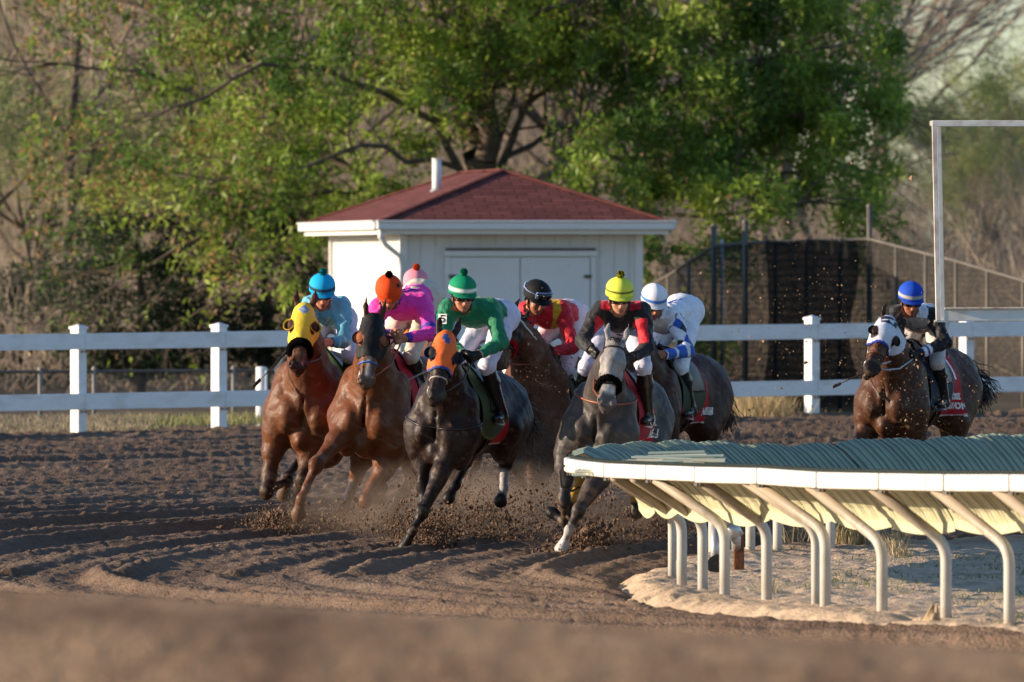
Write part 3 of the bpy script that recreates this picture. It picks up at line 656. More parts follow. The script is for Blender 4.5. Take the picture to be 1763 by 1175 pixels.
# the big maple behind the shed
TD = 172.0
rn = random.Random(5)
root = P(838, 600, TD); root[2] = float(gz(root[0], root[1])) - .1
segs = []; tips = []
def wp(px, py, dd): return P(px, py, TD + dd)
trunk_top = wp(832, 300, 0)
segs.append((root, wp(834, 420, 0), .36, .30, 0)); segs.append((wp(834, 420, 0), trunk_top, .30, .26, 0))
limbs = [  # photo points of each big limb (px, py, depth offset) and radii
    ([(832, 300, 0), (815, 240, 0), (800, 170, .3), (793, 90, .5), (800, 10, .6), (780, -90, .6)], .20),
    ([(832, 300, 0), (845, 230, -.3), (838, 150, -.5), (850, 60, -.6), (862, -20, -.5), (880, -110, -.5)], .18),
    ([(838, 330, 0), (870, 270, .4), (905, 180, .8), (940, 90, 1.0), (1000, -20, 1.2)], .14),
    ([(826, 350, 0), (790, 290, -.6), (750, 210, -1.0), (720, 120, -1.4), (690, 20, -1.6), (670, -70, -1.6)], .14),
    ([(830, 360, 0), (720, 340, .5), (640, 310, .8), (570, 270, 1.0), (500, 205, 1.1), (440, 120, 1.3), (390, 60, 1.3)], .15),
    ([(570, 270, 1.0), (490, 240, 1.2), (420, 225, 1.4), (360, 240, 1.6), (290, 250, 1.7), (200, 248, 1.8)], .08),
    ([(640, 310, .8), (560, 330, .2), (470, 345, -.2), (390, 380, -.4), (300, 430, -.6), (230, 470, -.7)], .075),
    ([(720, 340, .5), (640, 385, -.8), (560, 415, -1.3), (480, 450, -1.6), (400, 500, -1.7)], .07),
    ([(500, 205, 1.1), (400, 170, .6), (300, 150, .4), (200, 120, .2), (110, 110, 0)], .07),
    ([(440, 120, 1.3), (330, 60, 1.6), (240, 10, 1.8), (130, -30, 2)], .07),
    ([(838, 350, 0), (930, 310, -.8), (1020, 265, -1.2), (1090, 200, -1.5), (1160, 150, -1.6), (1260, 110, -1.6), (1370, 90, -1.4)], .14),
    ([(1090, 200, -1.5), (1150, 175, -1.0), (1250, 180, -.6), (1350, 200, -.4), (1440, 190, -.2)], .075),
    ([(1020, 265, -1.2), (1120, 280, -.6), (1220, 300, -.3), (1320, 300, 0), (1420, 290, 0)], .075),
    ([(930, 310, -.8), (1040, 350, -1.6), (1150, 370, -1.8), (1260, 370, -2), (1380, 350, -2)], .065),
    ([(905, 180, .8), (1010, 120, 1.2), (1120, 60, 1.4), (1230, 10, 1.6), (1350, -20, 1.6)], .09),
    ([(870, 270, .4), (960, 220, 2), (1080, 210, 2.6), (1200, 230, 3), (1330, 250, 3)], .08),
    ([(750, 210, -1.0), (660, 160, -2), (560, 120, -2.6), (450, 110, -3), (350, 170, -3.2), (250, 200, -3.2)], .08),
    ([(790, 290, -.6), (700, 280, -2), (620, 250, -2.6), (520, 290, -3), (420, 300, -3.2), (330, 330, -3.2)], .07),
    ([(793, 90, .5), (700, 40, 1.5), (600, 10, 2), (500, -20, 2.4)], .08),
    ([(850, 60, -.6), (930, 20, -1.5), (1040, -10, -2), (1140, -40, -2.4)], .08),
    ([(835, 340, 0), (812, 250, .6), (775, 160, 1.0), (752, 60, 1.2), (740, -60, 1.3)], .13),
    ([(838, 330, 0), (862, 230, .9), (884, 120, 1.0), (900, 10, 1.1), (915, -90, 1.2)], .12),
    ([(832, 310, 0), (800, 300, 1.6), (760, 330, 2.4), (690, 390, 2.8), (600, 430, 3)], .05),
    ([(838, 320, 0), (900, 330, -2.0), (980, 370, -2.6), (1060, 400, -2.8), (1120, 430, -2.8)], .05)]
for li, (pts, r) in enumerate(limbs):
    r *= 1.0 if li < 2 else .46
    pts = [wp(*p) for p in pts]; m = len(pts); L = sum(np.linalg.norm(pts[i + 1] - pts[i]) for i in range(m - 1))
    for i in range(m - 1):
        ra = r * (1 - .75 * i / (m - 1)) + .012; rb = r * (1 - .75 * (i + 1) / (m - 1)) + .012
        mid = (pts[i] + pts[i + 1]) / 2 + np.array([rn.gauss(0, .04), rn.gauss(0, .1), rn.gauss(0, .05)])
        segs.append((pts[i], mid, ra, (ra + rb) / 2, 1)); segs.append((mid, pts[i + 1], (ra + rb) / 2, rb, 1))
        for q in (mid, pts[i + 1]):
            if q[2] < 1.0 or (i == 0): continue
            d = nrm(pts[i + 1] - pts[i])
            for k in range(rn.choice((1, 2, 2))):
                s = nrm(d * .5 + np.array([rn.gauss(0, .6), rn.gauss(0, .8), rn.gauss(.45, .55)]))
                grow(q, s, rn.uniform(.8, 1.35), max(.014, rb * .4), 2, 4, segs, tips, .55, .16, .05, rnd=rn)
    grow(pts[-1], nrm(pts[-1] - pts[-2]), 1.0, .02, 2, 4, segs, tips, .6, .16, .06, rnd=rn)
big = empty('maple_tree', tuple(root)); tag(big, 'large spreading maple with fresh green leaves behind the red roofed shed', 'tree')
def off(V): return V - root
V, F = wood(segs, 0, 1); link('trunk', mesh_np('trunk', off(V), F), M['bark'], big)
V, F = wood(segs, 2, 9); link('branches', mesh_np('branches', off(V), F), M['bark'], big)
T = np.array([t[0] for t in tips]); Td = np.array([t[1] for t in tips])
px = T[:, 0] / T[:, 1] * FPX + CX; py = YH - (T[:, 2] - CH) / T[:, 1] * FPX
# how leafed-out each tip is: fuller in the middle and right, thinner and darker to the left, open low down
dens = .90 + .25 * sstep(650, 900, px) + .35 * sstep(1000, 1250, px) - .50 * sstep(620, 250, px) - .35 * sstep(430, 520, py)
dens *= (.1 + 1.9 * noise2(px / 48, py / 40, 91)) * (px > 40) * (px < 1548)
cnt = np.clip(rng.poisson(np.clip(dens, 0, 4) * 4.6), 0, 60)
idx = np.repeat(np.arange(len(T)), cnt)
C = T[idx] + Td[idx] * rng.uniform(-.12, .16, (len(idx), 1)) + rng.normal(size=(len(idx), 3)) * .075
yel = np.clip(noise2(px / 60, py / 70, 95) * 1.35 - .15 - .30 * sstep(620, 250, px) - .22 * sstep(1050, 1400, px), 0, 1); y_ = yel[idx][:, None]
c0 = np.array([.085, .165, .025]); c1 = np.array([.37, .48, .07]); br = np.array([.34, .22, .09])
cc = c0 * (1 - y_) + c1 * y_
orange = (rng.uniform(0, 1, len(idx)) < (.04 + .30 * sstep(560, 250, px[idx]) * (noise2(px[idx] / 80, py[idx] / 80, 97) > .45)))
cc = np.where(orange[:, None], br, cc) * rng.uniform(.7, 1.3, (len(idx), 1))
V, F, c = leaf_quads(C, .066, cc)
link('crown', mesh_np('crown', V - root, F, col=c, smooth=False), M['leaf'], big)

# added dark shrubs low on the left, in place of shaded maple branches
def shade_shrub(px, D, sd, sc, lab):
    rn = random.Random(sd); rt = P(px, 700, D); rt[2] = float(gz(rt[0], rt[1])); cd = empty('stand_in_shrub', tuple(rt)); tag(cd, lab, 'shrub', 'added dark shrubs behind the board fence, in place of shaded maple branches')
    m = MB(); m.tube([[0, 0, -.1], [.1, 0, 1.2 * sc], [0, 0, 2.2 * sc]], [.13, .08, .02], 8); m.build('trunk', M['bark'], cd, smooth=True)
    cen = []
    for k in range(190):
        a = rn.uniform(0, 6.28); h = rn.uniform(.4, 2.6) * sc; rr = (1.0 - abs(h / sc - 1.45) / 1.7) * rn.uniform(.2, 1) * 1.9 * sc
        cen.append([rr * math.cos(a) * 1.2, rr * math.sin(a) * .5, h + .1 * math.sin(a * 3)])
    cen = np.array(cen); idx = np.repeat(np.arange(len(cen)), 105); C = cen[idx] + rng.normal(size=(len(idx), 3)) * np.array([.16, .16, .09])
    V, F, c = leaf_quads(C, .046, np.array([.022, .042, .020]) * rng.uniform(.6, 1.6, (len(idx), 1)), aspect=.5); link('crown', mesh_np('crown', V, F, col=c, smooth=False), M['leaf'], cd)
shade_shrub(235, 174, 9, 1.08, 'added dark shrub above the boards between the two leftmost white posts, in place of shaded maple branches'); shade_shrub(450, 174.5, 11, 1.12, 'added dark shrub at the left wall of the shed, in place of shaded maple branches'); shade_shrub(40, 186, 12, .7, 'small added dark shrub at the left edge of the picture')

# ------------------------------------------------------------------ bare woods behind
def bare(seed, H, maxd=5, spread=.5, n_stem=1):
    rn = random.Random(seed); segs = []; tips = []
    for s in range(n_stem):
        d = nrm([rn.gauss(0, .12 + .15 * (n_stem > 1)), rn.gauss(0, .12), 1]); grow([rn.gauss(0, .15) * (n_stem > 1), 0, -.2], d, H * .45, H * .013, 0, maxd, segs, tips, spread, .10, -.03, shrink=(.5, .72), rnd=rn)
    Vt, Ft = wood(segs, 0, 1); Vb, Fb = wood(segs, 2, 9)
    return mesh_np('trunk', Vt, Ft), mesh_np('branches', Vb, Fb), np.array([t[0] for t in tips])
protos = [bare(s, 8.5, 4, .55 + .05 * (s % 3), 1 + s % 2) for s in range(5)]
for t_, b_, _ in protos: t_.materials.append(M['bark']); b_.materials.append(M['twig'])
pale = []
for t_, b_, tp in protos[:3]:
    idx = np.repeat(np.arange(len(tp)), 5); C = tp[idx] + rng.normal(size=(len(idx), 3)) * .10
    V, F, c = leaf_quads(C, .05, np.array([.30, .36, .13]) * rng.uniform(.7, 1.3, (len(idx), 1)))
    me = mesh_np('crown', V, F, col=c, smooth=False); me.materials.append(M['leaf']); pale.append(me)
def bare_tree(k, loc, rz, s, label, group, name='bare_tree', leaf=False, cat='tree'):
    r = empty(name, loc, rz); r.scale = (s, s, s); tag(r, label, cat, group)
    a = bpy.data.objects.new('trunk', protos[k][0]); b = bpy.data.objects.new('branches', protos[k][1])
    for o_ in (a, b): COL.objects.link(o_); o_.parent = r
    if leaf:
        c = bpy.data.objects.new('crown', pale[k % 3]); COL.objects.link(c); c.parent = r
def place(px, D): x = (px - CX) * D / FPX; return (x, D, float(gz(x, D)) - .1)
rn = random.Random(21)
spots = [(-60, 196), (30, 205), (120, 190), (180, 214), (250, 200), (340, 222), (430, 196), (540, 212), (640, 204), (740, 225), (850, 210), (960, 220), (1060, 200), (1140, 214), (1210, 196), (1290, 208), (1370, 224), (1385, 194), (1500, 206), (1545, 216), (1590, 192), (1770, 202), (1760, 196), (1810, 205), (1870, 215),
         (1575, 236), (1625, 244), (1675, 238), (1725, 246), (1775, 234), (1825, 242), (1650, 228), (1700, 224), (-20, 240), (90, 250), (210, 245), (320, 255), (470, 250), (600, 245), (1380, 250), (1460, 240), (1520, 255), (1180, 250), (1000, 250), (800, 252), (1240, 262)]
for i, (px, D) in enumerate(spots):
    s = rn.uniform(.85, 1.25) * (1.1 if px < 1480 else .47)
    bare_tree(rn.randrange(5), place(px, D), rn.uniform(0, 6.28), s, 'bare grey brown tree in the leafless woods behind the track', 'bare trees of the woods behind')
for i, (px, D, s) in enumerate([(-40, 188, .8), (60, 199, .75), (150, 226, .9), (235, 192, .5), (10, 232, 1.1), (380, 236, 1.1), (1800, 226, .72), (1850, 232, .85), (1735, 222, .55), (1900, 224, .8)]):
    bare_tree(i % 3, place(px, D), rn.uniform(0, 6.28), s, 'slender tree with a haze of pale green new leaves, woods at the ' + ('left' if px < 900 else 'right'), 'pale green budding trees on the ' + ('left' if px < 900 else 'right'), 'budding_tree', True)
# thicket of twigs and brush covering the slope
n = 26000
X = rng.uniform(-14, 15, n); Y = rng.uniform(176, 262, n); 
Z = gz(X, Y); h = rng.uniform(.25, 1.6, n) * (.7 + .8 * noise2(X / 2.2, Y / 6, 101)); 
d = rng.normal(size=(n, 3)) * np.array([.55, .55, .2]) + np.array([0, 0, .8]); d /= np.linalg.norm(d, axis=1)[:, None]
p0 = np.stack([X, Y, Z - .05], 1) + np.stack([0 * X, 0 * X, rng.uniform(0, .8, n)], 1); p1 = p0 + d * h[:, None]
d2 = d + rng.normal(size=(n, 3)) * .45; d2 /= np.linalg.norm(d2, axis=1)[:, None]; p2 = p1 + d2 * h[:, None] * .6
r = rng.uniform(.005, .014, n)
sg = [(p0[i], p1[i], r[i], r[i] * .7) for i in range(n)] + [(p1[i], p2[i], r[i] * .7, r[i] * .25) for i in range(n)]
V, F = tube_batch(sg, 3)
tag(link('brush_thicket', mesh_np('brush_thicket', V, F), M['twig']), 'tangled bare brush covering the slope behind the trees', 'brush', kind='stuff')
n = 60000                                           # dead leaves and tiny shoots caught in the brush
X = rng.uniform(-14, 15, n); Y = rng.uniform(178, 262, n); Z = gz(X, Y) + np.abs(rng.normal(0, .75, n))
k = noise2(X / 1.6, Z / 1.2, 103) > .42; C = np.stack([X, Y, Z], 1)[k]; g_ = (noise2(C[:, 0] / 3, C[:, 2] / 2, 104) * sstep(0, -5, C[:, 0]))[:, None]
V, F, c = leaf_quads(C, .05, (np.array([.24, .18, .125]) * (1 - g_) + np.array([.24, .28, .11]) * g_) * rng.uniform(.5, 1.5, (len(C), 1)))
tag(link('dead_leaves', mesh_np('dead_leaves', V, F, col=c, smooth=False), M['leaf']), 'dead leaves and shoots clinging in the brush on the slope', 'undergrowth', kind='stuff')
# ------------------------------------------------------------------ smooth solids: blended shapes on a grid, turned into one continuous mesh
def cap_(a, b, ra, rb, k=.03, t=0, n=None, s=1., sub=False):
    return dict(T='c', a=np.array(a, float), b=np.array(b, float), ra=ra, rb=rb, k=k, t=t, n=None if n is None else nrm(n), s=s, sub=sub)
def ell_(c, r, ax=None, k=.03, t=0, sub=False):
    return dict(T='e', c=np.array(c, float), r=np.array(r, float) * np.ones(3), ax=np.eye(3) if ax is None else np.array(ax, float), k=k, t=t, sub=sub)
def chain_(pts, rad, k=.03, t=0, n=None, s=1.):
    return [cap_(pts[i], pts[i + 1], rad[i], rad[i + 1], k, t, n, s) for i in range(len(pts) - 1)]
def pbox(p, infl):
    if p['T'] == 'c':
        e = max(p['ra'], p['rb']) * max(1, p['s']) + infl; return np.minimum(p['a'], p['b']) - e, np.maximum(p['a'], p['b']) + e
    e = np.sqrt(((p['ax'] * p['r'][:, None]) ** 2).sum(0)) + infl; return p['c'] - e, p['c'] + e
def pdist(p, X, infl):
    if p['T'] == 'c':
        q = X - p['a'].astype(np.float32); ba = (p['b'] - p['a']).astype(np.float32)
        t = np.clip((q @ ba) / max(1e-9, ba @ ba), 0, 1)[..., None]
        r = q - t * ba
        if p['n'] is not None:
            n = p['n'].astype(np.float32); dn = (r @ n)[..., None]; r = r + n * dn * (1 / p['s'] - 1)
        return np.sqrt((r * r).sum(-1)) - (p['ra'] + (p['rb'] - p['ra']) * t[..., 0]) - infl
    q = (X - p['c'].astype(np.float32)) @ p['ax'].T.astype(np.float32)
    rr = (p['r'] + infl).astype(np.float32)
    k0 = np.sqrt(((q / rr) ** 2).sum(-1)); k1 = np.sqrt(((q / rr ** 2) ** 2).sum(-1))
    return k0 * (k0 - 1) / np.maximum(k1, 1e-6)
def field(prims, vox, infl=0, disp=None):
    lo = np.min([pbox(p, infl)[0] for p in prims if not p['sub']], 0) - 3 * vox - .02; hi = np.max([pbox(p, infl)[1] for p in prims if not p['sub']], 0) + 3 * vox + .02
    n = np.ceil((hi - lo) / vox).astype(int) + 1
    G = np.full(n, .5, np.float32); T = np.zeros(n, np.int16)
    ax = [(lo[i] + np.arange(n[i]) * vox).astype(np.float32) for i in range(3)]
    for p in prims:
        a, b = pbox(p, infl); e = p['k'] + 2.5 * vox
        i0 = np.clip(((a - e - lo) / vox).astype(int), 0, n - 1); i1 = np.clip(np.ceil((b + e - lo) / vox).astype(int) + 1, 1, n)
        sl = tuple(slice(i0[i], i1[i]) for i in range(3))
        X = np.stack(np.meshgrid(ax[0][sl[0]], ax[1][sl[1]], ax[2][sl[2]], indexing='ij'), -1)
        d = pdist(p, X, infl); g = G[sl]; k = p['k']
        if p['sub']:
            h = np.maximum(k - np.abs(g + d), 0) / k; G[sl] = np.maximum(g, -d) + h * h * k * .25
            T[sl] = np.where(-d > g, p['t'], T[sl])
        else:
            h = np.maximum(k - np.abs(g - d), 0) / k; T[sl] = np.where(d < g, p['t'], T[sl]); G[sl] = np.minimum(g, d) - h * h * k * .25
    if disp is not None:
        m = np.abs(G) < .05; I = np.nonzero(m); X = np.stack([ax[i][I[i]] for i in range(3)], -1); G[I] += disp(X)
    return G, T, lo
def nets(G, T, lo, vox):
    s = G < 0; nx, ny, nz = G.shape
    c = [s[i:nx - 1 + i, j:ny - 1 + j, k:nz - 1 + k] for i in (0, 1) for j in (0, 1) for k in (0, 1)]
    tot = sum(x.astype(np.int8) for x in c); act = (tot > 0) & (tot < 8)
    I = np.stack(np.nonzero(act), 1); idx = np.full(act.shape, -1, np.int32); idx[tuple(I.T)] = np.arange(len(I))
    off = [(i, j, k) for i in (0, 1) for j in (0, 1) for k in (0, 1)]
    val = np.stack([G[tuple((I + o).T)] for o in off], 1)
    acc = np.zeros((len(I), 3)); cnt = np.zeros(len(I))
    for a in range(8):
        for b in range(a + 1, 8):
            oa, ob = np.array(off[a]), np.array(off[b])
            if np.abs(oa - ob).sum() != 1: continue
            va, vb = val[:, a], val[:, b]; m = (va < 0) != (vb < 0); t = np.where(m, va / np.where(m, va - vb, 1), 0)
            acc += np.where(m[:, None], oa + t[:, None] * (ob - oa), 0); cnt += m
    V = lo + (I + acc / cnt[:, None]) * vox
    tg = np.stack([T[tuple((I + o).T)] for o in off], 1); tag_ = tg[np.arange(len(I)), np.abs(val).argmin(1)]
    F = []
    for d in range(3):
        u, v = [(1, 2), (2, 0), (0, 1)][d]
        sa = [slice(1, -1)] * 3; sb = [slice(1, -1)] * 3; sa[d] = slice(0, -1); sb[d] = slice(1, None)
        A = s[tuple(sa)]; B = s[tuple(sb)]; e = np.stack(np.nonzero(A != B), 1)
        o_ = np.array([1, 1, 1]); o_[d] = 0; g = e + o_; ins = A[tuple(e.T)]
        du = np.zeros(3, int); dv = np.zeros(3, int); du[u] = 1; dv[v] = 1
        q = np.stack([idx[tuple((g - du - dv).T)], idx[tuple((g - dv).T)], idx[tuple(g.T)], idx[tuple((g - du).T)]], 1)
        q[~ins] = q[~ins][:, ::-1]; F.append(q)
    F = np.concatenate(F); F = F[(F >= 0).all(1)]
    return V, F, tag_
def smoothv(V, F, it=1, w=.5):
    for _ in range(it):
        A = np.zeros_like(V); c = np.zeros(len(V))
        for k in range(4):
            np.add.at(A, F[:, k], V[F[:, (k + 1) % 4]]); np.add.at(c, F[:, k], 1); np.add.at(A, F[:, (k + 1) % 4], V[F[:, k]]); np.add.at(c, F[:, (k + 1) % 4], 1)
        V = V * (1 - w) + w * A / np.maximum(c, 1)[:, None]
    return V
def solid(prims, vox, infl=0, disp=None, sm=1):
    G, T, lo = field(prims, vox, infl, disp); V, F, t = nets(G, T, lo, vox)
    return smoothv(V, F, sm, .4) if sm else V, F, t
def cull(V, F, keep, *cols):
    F = F[keep[F].all(1)]; u = np.zeros(len(V), bool); u[F.ravel()] = True; ix = np.cumsum(u) - 1
    return (V[u], ix[F]) + tuple(c[u] for c in cols)
def blurc(c, F, it=1):
    for _ in range(it):
        A = c.copy(); n = np.ones(len(c))
        for k in range(4): np.add.at(A, F[:, k], c[F[:, (k + 1) % 4]]); np.add.at(n, F[:, k], 1)
        c = A / n[:, None]
    return c
def wrinkle(seed, amp, fr):
    r = np.random.default_rng(seed); D = r.normal(size=(5, 3)); D /= np.linalg.norm(D, axis=1)[:, None]; ph = r.uniform(0, 6, 5); f = fr * r.uniform(.6, 1.5, 5)
    def fn(X):
        X = X + .04 * np.sin(X[:, [1, 2, 0]] * fr * .5 + 1.3); s = 0
        for i in range(5): s = s + np.abs(np.sin((X @ D[i]) * f[i] + ph[i])) - .6
        return (s * amp / 3).astype(np.float32)
    return fn
def seg_t(X, a, b):
    a = np.array(a); b = np.array(b); return ((X - a) @ (b - a)) / ((b - a) @ (b - a))
def seg_d(X, a, b):
    a = np.array(a); b = np.array(b); t = np.clip(seg_t(X, a, b), 0, 1)[:, None]; return np.linalg.norm(X - a - t * (b - a), axis=1)

# coats
def coat_mat(name, rough=.50, veins=.6, dust=0.0, clear=.02):
    m = mat_n(name, (.1, .1, .1), rough, .21, vc=True, nscale=7, namp=.25, bscale=17, bump=veins, bdist=.016, dark=(.19, .12, .075) if dust else None, dscale=9, damp=dust, sheen=.0)
    b = m.node_tree.nodes['Principled BSDF']; b.inputs['Coat Weight'].default_value = clear; b.inputs['Coat Roughness'].default_value = .27; m.node_tree.links.new(b.inputs['Normal'].links[0].from_socket, b.inputs['Coat Normal'])
    return m
M['coat'] = coat_mat('sleek_coat'); M['coatd'] = coat_mat('dusty_coat', .7, .45, .55, .0)
M['skin'] = mat_n('skin', (.4, .22, .15), .5, .4, vc=True, nscale=15, namp=.1, bscale=80, bump=.1, bdist=.002)
M['silk'] = mat_n('silk_cloth', (.5, .5, .5), .62, .3, vc=True, nscale=9, namp=.12, bscale=20, bump=.7, bdist=.02, sheen=.15)
M['breech'] = mat_n('breeches_cloth', (.5, .5, .5), .6, .4, vc=True, nscale=9, namp=.08, bscale=18, bump=.3, bdist=.01, dark=(.30, .22, .16), dscale=12, damp=.3)
M['boot'] = mat_n('boot_leather', (.012, .012, .013), .28, .5, nscale=9, namp=.3, bscale=22, bump=.25, bdist=.01)
M['helmet'] = mat_n('helmet_cover', (.5, .5, .5), .75, .2, vc=True, nscale=9, namp=.04, bscale=60, bump=.05, bdist=.003)
M['lens'] = mat_n('goggle_lens', (.012, .012, .014), .08, .7, nscale=5, namp=.1, bump=0)
M['hood'] = mat_n('hood_cloth', (.5, .5, .5), .7, .3, vc=True, nscale=16, namp=.1, bscale=60, bump=.3, bdist=.006)
M['strap'] = mat_n('bridle_strap', (.5, .5, .5), .45, .5, vc=True, nscale=20, namp=.2, bscale=90, bump=.1, bdist=.002)

# ------------------------------------------------------------------ the horse
BAY = dict(body='6f3418', dark='1a0f0b', muz='2b1a14')
def horse(spec):
    s = spec; D0 = s['D']; th = R_(s['yaw']); ro = R_(s.get('roll', 6)); pt = R_(s.get('pitch', 0))
    O = P(s['px'], 500, D0); O[2] = float(gz(O[0], D0)) + s.get('lift', 0)
    f0 = np.array([-math.sin(th), -math.cos(th), 0]); l0 = np.array([math.cos(th), -math.sin(th), 0]); z0 = np.array([0, 0, 1.])
    f = f0 * math.cos(pt) + z0 * math.sin(pt); u0 = np.cross(f, l0); u = u0 * math.cos(ro) + l0 * math.sin(ro); l = l0 * math.cos(ro) - u0 * math.sin(ro)
    zc = 1.1                                         # lean about the chest, so it stays over its place
    SC = s.get('S', 1.12); OC = O + np.array([0, 0, zc - s.get('drop', .08)])
    def W(x, y, z): return OC + SC * (f * x + l * y + u * (z - zc))
    def LOC(V): return ((V - OC) @ np.array([f, l, u]).T) / SC + [0, 0, zc]
    def PX(px, py, dy): return P(px, py, D0 + dy)
    AXH = np.array([f, l, u]); pr = []
    E = lambda x, y, z, rx, ry, rz, k=.08, t=0, ax=None: pr.append(ell_(W(x, y, z), (rx, ry, rz), AXH if ax is None else ax, k, t))
    # trunk
    E(-.42, 0, 1.22, .60, .265, .355); E(-.02, 0, 1.17, .30, .235, .33); E(-.92, 0, 1.22, .48, .255, .29); E(-1.22, 0, 1.33, .40, .25, .25)
    E(-.20, 0, 1.50, .32, .075, .13, .10); E(-1.05, 0, 1.47, .30, .12, .10, .10)
    for y in (-1, 1):
        E(.02, y * .185, 1.20, .17, .10, .30, .06); E(.13, y * .115, 1.10, .17, .115, .17, .035); E(.08, y * .20, 1.02, .13, .085, .17, .05)
        E(-.02, y * .17, .95, .13, .09, .15, .05)
        E(-1.28, y * .15, 1.20, .26, .13, .30, .07); E(-1.12, y * .17, 1.08, .22, .12, .24, .06)
    E(.19, 0, 1.20, .10, .05, .16, .05); pr.append(ell_(W(.30, 0, 1.12), (.10, .012, .26), AXH, .04, 0, True))
    E(.05, 0, .93, .22, .10, .12, .06)
    ntr = len(pr)
    # head frame
    hp = PX(*s['poll']); L = .60; d = s['muzzle']; m1 = P(d[0], d[1], D0 + s['poll'][2]); l2 = np.linalg.norm((m1 - hp)[[0, 2]])
    dy = -math.sqrt(max(.02, L * L - l2 * l2)); m1 = P(d[0], d[1], D0 + s['poll'][2] + dy); hu = nrm(m1 - hp)
    hv = np.array([math.cos(R_(s.get('hyaw', 0))), -math.sin(R_(s.get('hyaw', 0))), math.tan(R_(s.get('hroll', 0)))]); hv = nrm(hv - hu * (hv @ hu)); hw = np.cross(hu, hv)
    if hw[1] > 0 and abs(s.get('hyaw', 0)) < 60: hw = -hw; 
    HX = np.array([hu, hv, hw]); hs = s.get('hs', 1.0)
    def Hd(a, b, c): return hp + (hu * a + hv * b + hw * c) * hs
    HE = lambda a, b, c, ra, rb, rc, k=.03, t=2: pr.append(ell_(Hd(a, b, c), np.array((ra, rb, rc)) * hs, HX, k, t))
    # neck
    nb = W(.02, 0, 1.30); nt_ = Hd(.07, 0, -.085); bow = W(.20, 0, 1.62) if s.get('arch') is None else W(*s['arch'])
    ts = np.linspace(0, 1, 6); pts = [(1 - t) ** 2 * nb + 2 * t * (1 - t) * bow + t * t * nt_ for t in ts]
    nl = nrm(l + hv)
    pr += chain_(pts, [.25, .215, .18, .15, .125, .105], .07, 1, nl, .78)
    pr += chain_([W(-.16, 0, 1.50), (pts[2] + u * .10), pts[4] + (pts[4] - W(.4, 0, 1.1)) * .06], [.10, .075, .06], .08, 1, nl, .7)
    # skull, jaw, muzzle
    HE(.05, 0, -.03, .10, .080, .075); HE(.16, 0, .0, .13, .100, .080); HE(.19, 0, -.075, .13, .082, .105)
    HE(.12, .045, -.11, .085, .038, .085); HE(.12, -.045, -.11, .085, .038, .085)
    HE(.30, 0, -.01, .14, .070, .062); HE(.30, 0, -.08, .13, .055, .065); HE(.42, 0, -.02, .11, .060, .050); HE(.50, 0, -.03, .065, .072, .052); HE(.545, 0, -.02, .030, .050, .030, .02)
    HE(.545, 0, -.045, .040, .050, .036, .02); HE(.525, 0, -.115, .045, .036, .030, .015); HE(.40, 0, -.10, .12, .040, .035)
    pr.append(ell_(Hd(.585, 0, -.085), (.045, .034, .013), HX, .008, 4, True))
    for v in (-1, 1):
        HE(.175, v * .090, .022, .040, .022, .026, .02); HE(.19, v * .092, .006, .022, .016, .018, .008, 3)
        HE(.33, v * .058, -.03, .10, .014, .016, .015); HE(.24, v * .080, -.045, .10, .020, .016, .015); HE(.42, v * .045, .018, .07, .012, .012, .012)
        HE(.510, v * .052, .004, .045, .028, .032, .012, 12); pr.append(ell_(Hd(.528, v * .060, .030), (.030, .017, .024), HX, .005, 4, True))
        er = hp + (-hu * .0 + hv * v * .055 - hw * .01) * hs; tip = hp + (-hu * .175 + hv * v * .075 + hw * (.02 + s.get('earb', 0))) * hs; md = er * .5 + tip * .5 + hv * v * .012
        pr += [cap_(er, md, .030, .030, .02, 5, hw, .55), cap_(md, tip, .030, .005, .01, 5, hw, .5)]
        pr.append(cap_(er * .6 + md * .4 + hw * .024, md * .35 + tip * .65 + hw * .02, .013, .005, .006, 6, None, 1, True))
    # legs
    LEGS = []
    def foreleg(j, side, gen):
        sh = W(.06, side * .19, 1.12)
        e, k_, t_, h_ = [PX(*q) for q in j] if j else [W(*q) for q in gen]
        pr.append(cap_(sh, e, .135, .105, .08, 7))
        kd = nrm(k_ - e); pr.append(cap_(e, k_, .092, .054, .04, 8)); pr.append(ell_(e * .72 + k_ * .28 + (e - W(-.4, 0, 1.0)) * .02, .088, None, .05, 8))
        pr.append(ell_(k_, (.062, .056, .066), None, .03, 8)); pr.append(ell_(k_ + nrm(e - k_) * .0 - f * -.01, (.054, .052, .075), None, .02, 8))
        pr.append(cap_(k_, t_, .043, .034, .03, 9)); pr.append(cap_(k_ - f * .016, t_ - f * .026, .026, .024, .02, 9))
        pr.append(ell_(t_, (.047, .045, .048), None, .025, 9))
        hd = nrm(h_ - t_); hb = t_ + (h_ - t_) * .55; pr.append(cap_(t_, hb, .038, .042, .025, 9)); pr.append(cap_(hb, h_ + hd * .0, .045, .060, .008, 10)); pr.append(cap_(h_, h_ + hd * .012, .058, .062, .01, 10))
        LEGS.append((e, k_, t_, h_, 'f', side))
    def hindleg(j, side, gen):
        hp_ = W(-1.20, side * .16, 1.22)
        e, k_, t_, h_ = [PX(*q) for q in j] if j else [W(*q) for q in gen]
        pr.append(cap_(hp_, e, .20, .145, .09, 7)); pr.append(cap_(e, k_, .118, .058, .06, 8)); pr.append(ell_(e * .7 + k_ * .3 - f * .04, .105, None, .06, 8))
        pr.append(ell_(k_, (.056, .055, .068), None, .03, 8)); pr.append(cap_(k_ - f * .05 + z0 * .035, k_, .022, .04, .03, 8))
        pr.append(cap_(k_, t_, .046, .037, .03, 9)); pr.append(cap_(k_ - f * .018, t_ - f * .026, .028, .025, .02, 9)); pr.append(ell_(t_, (.049, .047, .05), None, .025, 9))
